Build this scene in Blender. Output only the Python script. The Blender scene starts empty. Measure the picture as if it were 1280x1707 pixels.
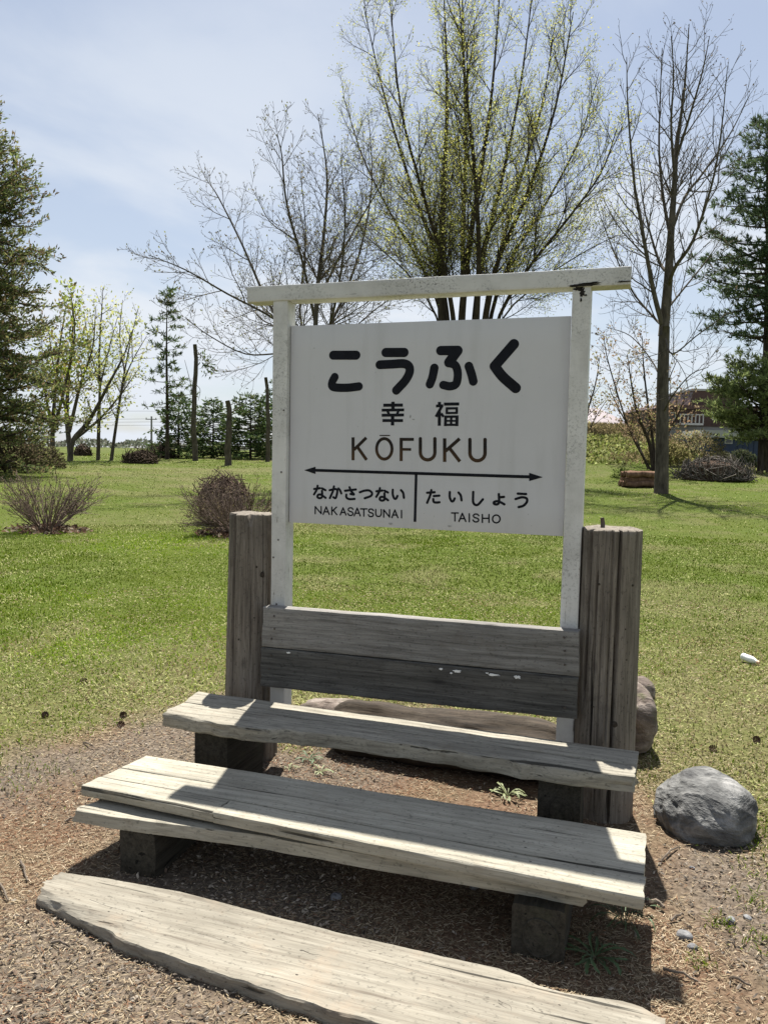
import bpy, math, random
import numpy as np
from mathutils import Vector, Matrix

S = bpy.context.scene
COL = S.collection
rng = np.random.default_rng(7)
random.seed(7)
rad = math.radians

# ------------------------------------------------------------------ camera
CAM = np.array([1.531, -3.251, 1.483])
YAW, PITCH, ROLL, FPX = rad(-18.13), rad(-4.43), rad(1.097), 1282.0
_f = np.array([math.sin(YAW)*math.cos(PITCH), math.cos(YAW)*math.cos(PITCH), math.sin(PITCH)])
_r0 = np.array([math.cos(YAW), -math.sin(YAW), 0.0])
_u0 = np.cross(_r0, _f)
_r = math.cos(ROLL)*_r0 + math.sin(ROLL)*_u0
_u = -math.sin(ROLL)*_r0 + math.cos(ROLL)*_u0
cd = bpy.data.cameras.new('camera'); cam = bpy.data.objects.new('camera', cd); COL.objects.link(cam)
cd.sensor_fit = 'VERTICAL'; cd.sensor_height = 24.0; cd.lens = FPX/1707*24.0
cd.clip_start = 0.05; cd.clip_end = 6000
cam.matrix_world = Matrix(((_r[0], _u[0], -_f[0], CAM[0]), (_r[1], _u[1], -_f[1], CAM[1]), (_r[2], _u[2], -_f[2], CAM[2]), (0, 0, 0, 1)))
S.camera = cam

# ------------------------------------------------------------------ sky, sun, exposure
SUND = Vector((0.108, -0.487, -1.0)).normalized()
world = bpy.data.worlds.new('World'); S.world = world; world.use_nodes = True
wt = world.node_tree; wt.nodes.clear()
wo = wt.nodes.new('ShaderNodeOutputWorld'); wb = wt.nodes.new('ShaderNodeBackground')
sky = wt.nodes.new('ShaderNodeTexSky'); sky.sky_type = 'NISHITA'; sky.sun_disc = False
sky.sun_elevation = rad(63.5); sky.sun_rotation = rad(-12.5)
sky.air_density = 1.0; sky.dust_density = 1.0; sky.ozone_density = 1.6; sky.altitude = 100
tc = wt.nodes.new('ShaderNodeTexCoord')
sep = wt.nodes.new('ShaderNodeSeparateXYZ'); wt.links.new(tc.outputs['Generated'], sep.inputs[0])
zz = wt.nodes.new('ShaderNodeMath'); zz.operation = 'MAXIMUM'; zz.inputs[1].default_value = 0.0
wt.links.new(sep.outputs[2], zz.inputs[0])
za = wt.nodes.new('ShaderNodeMath'); za.operation = 'ADD'; za.inputs[1].default_value = 0.16
wt.links.new(zz.outputs[0], za.inputs[0])
dv = wt.nodes.new('ShaderNodeVectorMath'); dv.operation = 'DIVIDE'
wt.links.new(tc.outputs['Generated'], dv.inputs[0])
cmb = wt.nodes.new('ShaderNodeCombineXYZ')
for i in (0, 1): wt.links.new(za.outputs[0], cmb.inputs[i])
cmb.inputs[2].default_value = 1.0
wt.links.new(cmb.outputs[0], dv.inputs[1])
mp = wt.nodes.new('ShaderNodeMapping'); mp.inputs['Scale'].default_value = (1.0, 0.85, 0.0); mp.inputs['Rotation'].default_value = (0, 0, rad(-62))
mp.inputs['Location'].default_value = (3.1, 1.7, 0)
wt.links.new(dv.outputs[0], mp.inputs[0])
cn = wt.nodes.new('ShaderNodeTexNoise'); cn.inputs['Scale'].default_value = 1.25; cn.inputs['Detail'].default_value = 7; cn.inputs['Roughness'].default_value = 0.52
cn.inputs['Distortion'].default_value = 0.25
wt.links.new(mp.outputs[0], cn.inputs['Vector'])
cr = wt.nodes.new('ShaderNodeValToRGB'); cr.color_ramp.elements[0].position = 0.38; cr.color_ramp.elements[1].position = 0.62
cr.color_ramp.interpolation = 'EASE'
wt.links.new(cn.outputs['Fac'], cr.inputs[0])
cmx = wt.nodes.new('ShaderNodeMix'); cmx.data_type = 'RGBA'
cms = wt.nodes.new('ShaderNodeMath'); cms.operation = 'MULTIPLY_ADD'; cms.inputs[1].default_value = 0.50; cms.inputs[2].default_value = 0.47
wt.links.new(cr.outputs[0], cms.inputs[0])
hz = wt.nodes.new('ShaderNodeMapRange'); hz.interpolation_type = 'SMOOTHSTEP'; hz.inputs['From Min'].default_value = 0.0; hz.inputs['From Max'].default_value = 0.8
hz.inputs['To Min'].default_value = 1.15; hz.inputs['To Max'].default_value = 0.42; wt.links.new(zz.outputs[0], hz.inputs['Value'])
hm = wt.nodes.new('ShaderNodeMath'); hm.operation = 'MULTIPLY'; hm.use_clamp = True; wt.links.new(cms.outputs[0], hm.inputs[0]); wt.links.new(hz.outputs[0], hm.inputs[1])
wt.links.new(hm.outputs[0], cmx.inputs[0])
wt.links.new(sky.outputs[0], cmx.inputs[6])
cmx.inputs[7].default_value = (7.0, 7.45, 8.1, 1)
wt.links.new(cmx.outputs[2], wb.inputs[0])
wb.inputs[1].default_value = 0.05
wt.links.new(wb.outputs[0], wo.inputs[0])
sl = bpy.data.lights.new('sun', 'SUN'); sl.energy = 5.0; sl.angle = rad(0.53); sl.color = (1.0, 0.955, 0.88)
so = bpy.data.objects.new('sun', sl); COL.objects.link(so); so.rotation_euler = SUND.to_track_quat('-Z', 'Y').to_euler()
so.location = (0, 0, 30)
S.view_settings.view_transform = 'Standard'; S.view_settings.look = 'None'
S.view_settings.exposure = 1.2; S.view_settings.gamma = 1.0
S.cycles.max_bounces = 6; S.cycles.diffuse_bounces = 3; S.cycles.transmission_bounces = 3; S.cycles.transparent_max_bounces = 4
S.cycles.use_denoising = True

# ------------------------------------------------------------------ pixel rays (photo pixels 1280x1707) for placing measured points
def ray(px, py): return _f + _r*(px-640)/FPX + _u*(853.5-py)/FPX
def on_y(px, py, Y): d = ray(px, py); return CAM + d*(Y-CAM[1])/d[1]
def on_z(px, py, Z=0.0): d = ray(px, py); return CAM + d*(Z-CAM[2])/d[2]
def at(px, py, D): d = ray(px, py); return CAM + d*D/math.hypot(d[0], d[1])

# ------------------------------------------------------------------ numpy noise
def _hash(ix, iy, seed):
    h = (ix.astype(np.int64)*374761393 + iy.astype(np.int64)*668265263 + seed*1442695041) & 0x7fffffff
    h = ((h ^ (h >> 13))*1274126177) & 0x7fffffff
    return ((h ^ (h >> 16)) & 0xffff)/65535.0
def vnoise(x, y, seed=0):
    x = np.asarray(x, float); y = np.asarray(y, float)
    ix, iy = np.floor(x), np.floor(y); fx, fy = x-ix, y-iy
    fx = fx*fx*(3-2*fx); fy = fy*fy*(3-2*fy)
    a, b = _hash(ix, iy, seed), _hash(ix+1, iy, seed); c, d = _hash(ix, iy+1, seed), _hash(ix+1, iy+1, seed)
    return (a*(1-fx)+b*fx)*(1-fy)+(c*(1-fx)+d*fx)*fy
def fbm(x, y, seed=0, o=4):
    s = 0; a = 0.5; t = 0
    for i in range(o):
        s = s+a*vnoise(np.asarray(x)*2**i, np.asarray(y)*2**i, seed+i*17); t += a; a *= 0.5
    return s/t
def sstep(a, b, x):
    t = np.clip((np.asarray(x, float)-a)/(b-a), 0, 1); return t*t*(3-2*t)

# ------------------------------------------------------------------ objects
def tag(o, label=None, cat=None, group=None, kind=None):
    if label: o['label'] = label
    if cat: o['category'] = cat
    if group: o['group'] = group
    if kind: o['kind'] = kind
    return o
def empty(name, loc, label, cat, group=None):
    o = bpy.data.objects.new(name, None); COL.objects.link(o); o.location = loc; o.empty_display_size = 0.2
    return tag(o, label, cat, group)
WM = {}
def link(name, me, mat, parent=None, frame=None):
    o = bpy.data.objects.new(name, me); COL.objects.link(o)
    if mat is not None and not me.materials: me.materials.append(mat)
    M = Matrix(frame) if frame is not None else Matrix.Identity(4)
    if parent is not None:
        pw = WM.get(parent.name) or Matrix.Translation(parent.location)
        o.parent = parent; o.matrix_basis = pw.inverted() @ M
    else:
        o.matrix_basis = M
    WM[o.name] = M
    return o
def mesh_np(name, V, F, smooth=True, col=None, sharp=None):
    """V (n,3); F list of (m,k) int arrays"""
    me = bpy.data.meshes.new(name)
    V = np.asarray(V, np.float32)
    if not isinstance(F, (list, tuple)): F = [F]
    F = [np.asarray(f, np.int32) for f in F if len(f)]
    me.vertices.add(len(V)); me.vertices.foreach_set('co', V.ravel())
    nl = sum(f.size for f in F); npol = sum(len(f) for f in F)
    me.loops.add(nl); me.loops.foreach_set('vertex_index', np.concatenate([f.ravel() for f in F]))
    tot = np.concatenate([np.full(len(f), f.shape[1], np.int32) for f in F])
    me.polygons.add(npol); me.polygons.foreach_set('loop_start', np.concatenate([[0], np.cumsum(tot)[:-1]]).astype(np.int32))
    me.polygons.foreach_set('loop_total', tot)
    me.polygons.foreach_set('use_smooth', np.full(npol, smooth))
    if col is not None:
        a = me.color_attributes.new('Col', 'FLOAT_COLOR', 'POINT')
        c = np.ones((len(V), 4), np.float32); c[:, :3] = col; a.data.foreach_set('color', c.ravel())
    me.update(calc_edges=True)
    if sharp: me.set_sharp_from_angle(angle=rad(sharp))
    return me
def box_mesh(name, lo, hi):
    lo = np.array(lo, float); hi = np.array(hi, float)
    V = np.array([[x, y, z] for z in (lo[2], hi[2]) for y in (lo[1], hi[1]) for x in (lo[0], hi[0])])
    F = np.array([[0, 2, 3, 1], [4, 5, 7, 6], [0, 1, 5, 4], [2, 6, 7, 3], [0, 4, 6, 2], [1, 3, 7, 5]])
    return mesh_np(name, V, F, smooth=False)

# ------------------------------------------------------------------ material helpers
class NT:
    def __init__(s, name):
        s.m = bpy.data.materials.new(name); s.m.use_nodes = True; s.t = s.m.node_tree; s.t.nodes.clear()
        s.out = s.n('OutputMaterial')
    def n(s, typ, **kw):
        nd = s.t.nodes.new('ShaderNode'+typ)
        for k, v in kw.items(): setattr(nd, k, v)
        return nd
    def l(s, a, b): s.t.links.new(a, b)
    def pos(s, kind='Object', scale=(1, 1, 1), loc=(0, 0, 0), rnd=True):
        tc = s.n('TexCoord'); mp = s.n('Mapping'); mp.inputs['Scale'].default_value = scale; mp.inputs['Location'].default_value = loc
        src = tc.outputs[kind]
        if rnd:
            oi = s.n('ObjectInfo'); ad = s.n('VectorMath', operation='ADD'); mu = s.n('Math', operation='MULTIPLY'); mu.inputs[1].default_value = 37.0
            s.l(oi.outputs['Random'], mu.inputs[0]); s.l(src, ad.inputs[0]); s.l(mu.outputs[0], ad.inputs[1]); src = ad.outputs[0]
        s.l(src, mp.inputs[0]); return mp.outputs[0]
    def noise(s, vec, scale=5, detail=5, rough=0.55, dist=0.0):
        nd = s.n('TexNoise'); nd.inputs['Scale'].default_value = scale; nd.inputs['Detail'].default_value = detail
        nd.inputs['Roughness'].default_value = rough; nd.inputs['Distortion'].default_value = dist
        s.l(vec, nd.inputs['Vector']); return nd.outputs['Fac']
    def ramp(s, fac, stops, interp='LINEAR'):
        nd = s.n('ValToRGB'); e = nd.color_ramp.elements; nd.color_ramp.interpolation = interp
        while len(e) < len(stops): e.new(0.5)
        for k, (p, c) in enumerate(stops):
            e[k].position = p
            e[k].color = (c, c, c, 1) if isinstance(c, (int, float)) else (*c, 1)
        s.l(fac, nd.inputs[0]); return nd.outputs[0]
    def mix(s, fac, a, b, mode='MIX'):
        nd = s.n('Mix', data_type='RGBA', blend_type=mode)
        for v, i in ((fac, 0), (a, 6), (b, 7)):
            if isinstance(v, (int, float)): nd.inputs[i].default_value = v if i == 0 else (v, v, v, 1)
            elif isinstance(v, tuple): nd.inputs[i].default_value = (*v, 1)
            else: s.l(v, nd.inputs[i])
        return nd.outputs[2]
    def math(s, op, a, b=0.0):
        nd = s.n('Math', operation=op)
        for v, i in ((a, 0), (b, 1)):
            if isinstance(v, (int, float)): nd.inputs[i].default_value = v
            else: s.l(v, nd.inputs[i])
        return nd.outputs[0]
    def bump(s, h, strength=0.5, dist=0.01, normal=None):
        nd = s.n('Bump'); nd.inputs['Strength'].default_value = strength; nd.inputs['Distance'].default_value = dist
        s.l(h, nd.inputs['Height'])
        if normal is not None: s.l(normal, nd.inputs['Normal'])
        return nd.outputs[0]
    def principled(s, col, rough=0.8, normal=None, spec=0.3, metal=0.0):
        b = s.n('BsdfPrincipled')
        for k, v in (('Base Color', col), ('Roughness', rough)):
            if isinstance(v, tuple): b.inputs[k].default_value = (*v, 1)
            elif isinstance(v, (int, float)): b.inputs[k].default_value = v
            else: s.l(v, b.inputs[k])
        b.inputs['Specular IOR Level'].default_value = spec; b.inputs['Metallic'].default_value = metal
        if normal is not None: s.l(normal, b.inputs['Normal'])
        s.l(b.outputs[0], s.out.inputs[0]); return s.m
    def leafy(s, col, trans=0.4):
        d = s.n('BsdfDiffuse'); t = s.n('BsdfTranslucent'); mx = s.n('MixShader'); mx.inputs[0].default_value = trans
        for nd in (d, t):
            if isinstance(col, tuple): nd.inputs[0].default_value = (*col, 1)
            else: s.l(col, nd.inputs[0])
        s.l(d.outputs[0], mx.inputs[1]); s.l(t.outputs[0], mx.inputs[2]); s.l(mx.outputs[0], s.out.inputs[0]); return s.m
    def attr(s, name='Col'):
        a = s.n('Attribute'); a.attribute_name = name; return a.outputs['Color']

def plain(name, col, rough=0.7, spec=0.3, metal=0.0, var=0.25, scale=6.0):
    t = NT(name); p = t.pos(); f = t.noise(p, scale, 4)
    lo = tuple(c*(1-var) for c in col); hi = tuple(min(1, c*(1+var)) for c in col)
    return t.principled(t.ramp(f, [(0.3, lo), (0.7, hi)]), rough, t.bump(f, 0.2, 0.01), spec, metal)

def wood(name, light, mid, dark, axis=0, fine=1.0, contrast=1.0, dirt=None, knots=0.5, bump=0.6):
    """weathered timber: grain runs along the local axis"""
    t = NT(name)
    def sc(a, b):
        v = [b, b, b]; v[axis] = a; return tuple(v)
    base = t.pos('Object')
    def m(scale):
        mp = t.n('Mapping'); mp.inputs['Scale'].default_value = scale; t.l(base, mp.inputs[0]); return mp.outputs[0]
    warp = t.noise(m(sc(1.2, 4.0)), 1.0, 3)
    wv = t.n('VectorMath', operation='SCALE'); wv.inputs['Scale'].default_value = 0.035
    cmbn = t.n('CombineXYZ'); [t.l(warp, cmbn.inputs[i]) for i in range(3)]
    t.l(cmbn.outputs[0], wv.inputs[0])
    wb_ = t.n('VectorMath', operation='ADD'); t.l(base, wb_.inputs[0]); t.l(wv.outputs[0], wb_.inputs[1])
    def mw(scale):
        mp = t.n('Mapping'); mp.inputs['Scale'].default_value = scale; t.l(wb_.outputs[0], mp.inputs[0]); return mp.outputs[0]
    g1 = t.noise(mw(sc(2.4, 75*fine)), 1.0, 5, 0.68)       # broad grain
    g2 = t.noise(mw(sc(9.0, 260*fine)), 1.0, 2, 0.6)       # fine grain
    blot = t.noise(m(sc(2.0, 5.0)), 1.0, 3, 0.6)           # weather blotches
    col = t.ramp(g1, [(0.28, dark), (0.5, mid), (0.72, light)])
    fine_ = t.ramp(g2, [(0.3, 0.62), (0.62, 1.0)])
    col = t.mix(0.75*contrast, col, fine_, 'MULTIPLY')
    bl = t.ramp(blot, [(0.3, 0.66), (0.65, 1.08)])
    col = t.mix(0.8, col, bl, 'MULTIPLY')
    crack = t.ramp(t.noise(mw(sc(1.1, 62*fine)), 1.0, 3, 0.45), [(0.285, 0.0), (0.31, 1.0)])
    col = t.mix(1.0, col, t.mix(crack, 0.22, 1.0), 'MULTIPLY')
    spk = t.ramp(t.noise(m(sc(60, 90)), 1.0, 2, 0.7), [(0.30, 0.45), (0.42, 1.0)])
    col = t.mix(0.7, col, spk, 'MULTIPLY')
    if knots:
        vo = t.n('TexVoronoi'); vo.inputs['Scale'].default_value = 1.0; t.l(m(sc(3.2, 8.0)), vo.inputs['Vector'])
        kn = t.ramp(vo.outputs['Distance'], [(0.04, 0.25), (0.12, 1.0)])
        col = t.mix(knots, col, kn, 'MULTIPLY')
    if dirt:
        dn = t.ramp(t.noise(m((7, 7, 7)), 1.0, 6, 0.7), [(0.55, 0.0), (0.72, 1.0)])
        col = t.mix(t.math('MULTIPLY', dn, 0.55), col, dirt)
    h = t.math('ADD', t.math('MULTIPLY', g2, 0.5), t.math('MULTIPLY', crack, 0.9))
    return t.principled(col, 0.85, t.bump(h, bump, 0.004), 0.2)

def paint(name, base, specks=0.5, grime=(0.30, 0.295, 0.27), axis=2, peel=0.5):
    t = NT(name); v = [26, 26, 26]; v[axis] = 2.5
    p = t.pos('Object', tuple(v)); q = t.pos('Object')
    streak = t.noise(p, 1.0, 5, 0.6)
    cloud = t.noise(q, 5.0, 6, 0.65)
    sp = t.ramp(t.noise(q, 110, 3, 0.75), [(0.53, 0.0), (0.62, 1.0)])
    spz = t.ramp(t.noise(q, 2.6, 4, 0.65), [(0.44, 0.0), (0.62, 1.0)])
    col = t.mix(t.ramp(streak, [(0.45, 0.0), (0.8, 0.5)]), base, tuple(c*0.72 for c in base))
    col = t.mix(t.ramp(cloud, [(0.42, 0.0), (0.75, 0.6)]), col, grime)
    col = t.mix(t.math('MULTIPLY', t.math('MULTIPLY', sp, spz), specks), col, (0.10, 0.10, 0.09))
    pl = t.ramp(t.noise(p, 2.3, 4, 0.7), [(0.665, 0.0), (0.68, 1.0)])
    col = t.mix(t.math('MULTIPLY', pl, peel), col, (0.12, 0.10, 0.08))
    return t.principled(col, 0.5, t.bump(t.math('ADD', streak, t.math('MULTIPLY', pl, -0.8)), 0.25, 0.003), 0.35)

def vcol_leaf(name, trans=0.4, gain=1.0):
    t = NT(name); return t.leafy(t.mix(1.0, t.attr(), gain, 'MULTIPLY') if gain != 1 else t.attr(), trans)

M_PAINT_POST = paint('white_paint_post', (0.62, 0.615, 0.59), 0.45, axis=2, peel=0.75)
M_PAINT_BEAM = paint('white_paint_beam', (0.56, 0.555, 0.53), 1.0, axis=0, peel=0.8)
M_STEP = wood('bleached_step_wood', (0.421, 0.394, 0.324), (0.351, 0.328, 0.265), (0.211, 0.195, 0.156), 0, 0.8, 0.65, (0.24, 0.21, 0.16), 0.45)
M_SEAT = wood('bleached_seat_wood', (0.380, 0.353, 0.289), (0.304, 0.281, 0.228), (0.152, 0.137, 0.110), 0, 0.7, 0.8, (0.17, 0.14, 0.10), 0.45, 0.8)
M_PLANK = wood('pale_ground_plank_wood', (0.310, 0.287, 0.237), (0.252, 0.230, 0.186), (0.146, 0.125, 0.099), 0, 0.6, 0.6, (0.275, 0.223, 0.166), 0.5, 0.8)
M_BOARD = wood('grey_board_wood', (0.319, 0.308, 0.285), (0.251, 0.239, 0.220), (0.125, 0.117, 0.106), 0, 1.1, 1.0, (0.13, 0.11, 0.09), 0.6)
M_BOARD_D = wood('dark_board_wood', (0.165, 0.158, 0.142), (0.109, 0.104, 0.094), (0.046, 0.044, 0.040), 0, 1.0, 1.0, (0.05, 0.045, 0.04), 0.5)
M_PILE = wood('brown_log_wood', (0.278, 0.245, 0.205), (0.205, 0.178, 0.145), (0.086, 0.072, 0.057), 2, 0.8, 1.0, (0.06, 0.05, 0.04), 0.5, 0.9)
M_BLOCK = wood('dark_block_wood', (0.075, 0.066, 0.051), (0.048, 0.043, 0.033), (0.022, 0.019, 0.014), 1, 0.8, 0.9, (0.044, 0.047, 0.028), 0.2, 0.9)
M_METAL = plain('rusty_bolt', (0.09, 0.075, 0.065), 0.6, 0.4, 0.6)

def t_panel():
    t = NT('painted_sign_panel'); q = t.pos('Object', rnd=False); p = t.pos('Object', (14, 14, 1.6), rnd=False)
    a = t.noise(q, 4.0, 5, 0.6); b = t.noise(p, 1.0, 4, 0.6); c = t.noise(q, 60, 2)
    col = t.mix(t.ramp(a, [(0.35, 0.0), (0.8, 0.35)]), (0.54, 0.54, 0.55), (0.45, 0.455, 0.465))
    col = t.mix(t.ramp(b, [(0.50, 0.0), (0.82, 0.5)]), col, (0.42, 0.42, 0.415))
    col = t.mix(t.ramp(c, [(0.74, 0.0), (0.78, 0.5)]), col, (0.28, 0.28, 0.27))
    return t.principled(col, 0.55, t.bump(a, 0.05, 0.003), 0.3)
M_PANEL = t_panel()
M_INK = plain('black_vinyl', (0.008, 0.009, 0.013), 0.6, 0.12, var=0.3, scale=30)
def t_ink2():
    t = NT('rust_stained_letter_paint'); q = t.pos('Object', rnd=False)
    return t.principled(t.ramp(t.noise(q, 5.5, 3), [(0.42, (0.014, 0.012, 0.011)), (0.62, (0.06, 0.034, 0.016))]), 0.6, None, 0.15)
M_INK2 = t_ink2()

# ------------------------------------------------------------------ ground heights and cover masks
def _dcam(x, y): return np.hypot(np.asarray(x, float)-CAM[0], np.asarray(y, float)-CAM[1])
_mc = at(975, 760, 47.0); _fx, _fy = math.sin(YAW), math.cos(YAW)
def gh(x, y):
    x = np.asarray(x, float); y = np.asarray(y, float)
    d = _dcam(x, y)
    ahead = sstep(-0.2, 0.5, ((x-CAM[0])*_fx+(y-CAM[1])*_fy)/np.maximum(d, 0.1))
    h = 0.95*sstep(8, 58, d)*ahead
    h = h + 0.035*(fbm(x*0.35, y*0.35, 3, 3)-0.5)*sstep(4.5, 9, d)
    ux = (x-_mc[0])*_fy-(y-_mc[1])*_fx; uy = (x-_mc[0])*_fx+(y-_mc[1])*_fy
    h = h + 2.35*np.exp(-np.abs(ux/5.1)**4-(uy/np.where(uy < 0, 8.5, 5.0))**2)
    h = h - 0.9*sstep(90, 900, d)*ahead*0.2
    near = 1-sstep(3.5, 6, d)
    h = h + near*(0.02*(fbm(x*2.3, y*2.3, 9, 3)-0.5)+0.008*(fbm(x*11, y*11, 5, 2)-0.5))
    return h
def g1(x, y): return float(gh(np.array([x]), np.array([y]))[0])
def ground_pt(px, py):
    p = on_z(px, py, 0)
    for _ in range(30): p = on_z(px, py, g1(p[0], p[1])*0.6+p[2]*0.4)
    return p
def masks(x, y):
    yy = np.where(y < -1.1, -1.1, y)
    s = np.sqrt(((x-0.5)/1.62)**2+((yy+1.1)/1.75)**2)
    n = fbm(x*1.6, y*1.6, 21, 4)-0.5
    lawn = sstep(0.92, 1.32, s+n*0.75)
    lawn = np.maximum(lawn, 0.0)
    n2 = fbm(x*0.8, y*0.8, 33, 4)-0.5
    right = sstep(1.2, 2.2, x)*(1-sstep(3.0, 6.5, y))
    dry = np.clip(1-sstep(0.9, 2.9, s+n2*1.5)+0.45*right, 0, 1)
    far = _dcam(x, y)
    dry = np.maximum(dry, 0.85*sstep(0.56, 0.74, fbm(x*0.13+3, y*0.3, 41, 4))*sstep(12, 20, far))
    dry = np.maximum(dry, 0.55*sstep(0.52, 0.68, fbm(x*1.1, y*1.1, 51, 4)))
    chip = sstep(0.47, 0.66, fbm(x*0.9+7, y*0.9, 61, 3)+0.14*sstep(0.9, 1.6, np.abs(x-0.55))-0.05)*(1-lawn)
    return lawn, dry, chip

def build_ground():
    na_f, na_b = 350, 60
    a_f = np.linspace(-rad(46), rad(46), na_f); a_b = np.linspace(rad(46), 2*math.pi-rad(46), na_b+2)[1:-1]
    ang = np.concatenate([a_f, a_b])+YAW
    r = np.concatenate([np.linspace(0.25, 2.2, 16), np.geomspace(2.26, 9, 190), np.geomspace(9.2, 75, 130), np.geomspace(78, 4500, 46)])
    A, R = np.meshgrid(ang, r)
    X = CAM[0]+R*np.sin(A); Y = CAM[1]+R*np.cos(A); Z = gh(X, Y)
    n = len(ang); V = np.stack([X, Y, Z], -1).reshape(-1, 3)
    V = np.vstack([V, [CAM[0], CAM[1], 0]])
    i, j = np.meshgrid(np.arange(len(r)-1), np.arange(n), indexing='ij'); j2 = (j+1) % n
    Q = np.stack([i*n+j, i*n+j2, (i+1)*n+j2, (i+1)*n+j], -1).reshape(-1, 4)[:, ::-1]
    c = len(V)-1; T = np.stack([np.full(n, c), (np.arange(n)+1) % n, np.arange(n)], -1)[:, ::-1]
    L, D, C = masks(V[:, 0], V[:, 1])
    me = mesh_np('ground', V, [Q, T], True, np.stack([L, D, C], -1))
    t = NT('ground_cover'); at_ = t.attr(); sp = t.n('SeparateColor'); t.l(at_, sp.inputs[0])
    q = t.pos('Object', rnd=False)
    n1 = t.noise(q, 3.0, 4, 0.65); n2 = t.noise(q, 45, 3, 0.7); n3 = t.noise(q, 0.5, 3, 0.6)
    soil = t.ramp(n2, [(0.3, (0.050, 0.036, 0.022)), (0.5, (0.115, 0.086, 0.054)), (0.7, (0.18, 0.138, 0.092))])
    soil = t.mix(t.ramp(n1, [(0.35, 0.0), (0.65, 0.75)]), soil, t.ramp(n2, [(0.3, (0.085, 0.050, 0.032)), (0.7, (0.17, 0.105, 0.07))]))
    chips = t.ramp(n2, [(0.3, (0.05, 0.042, 0.034)), (0.55, (0.12, 0.10, 0.078)), (0.72, (0.21, 0.18, 0.145))])
    soil = t.mix(t.math('MULTIPLY', sp.outputs[2], 0.8), soil, chips)
    green = t.ramp(n2, [(0.3, (0.026, 0.038, 0.005)), (0.5, (0.060, 0.078, 0.010)), (0.72, (0.115, 0.130, 0.028))])
    green = t.mix(t.ramp(n3, [(0.35, 0.0), (0.7, 0.5)]), green, (0.055, 0.088, 0.010))
    straw = t.ramp(n2, [(0.3, (0.07, 0.058, 0.028)), (0.7, (0.19, 0.165, 0.09))])
    dr = t.math('MULTIPLY', sp.outputs[1], t.ramp(n1, [(0.3, 0.35), (0.7, 1.0)]))
    lawn = t.mix(t.math('MULTIPLY', dr, 0.8), green, straw)
    col = t.mix(sp.outputs[0], soil, lawn)
    m = t.principled(col, 0.95, t.bump(n2, 0.8, 0.015), 0.1)
    tag(link('ground', me, m), kind='structure')
build_ground()

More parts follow.
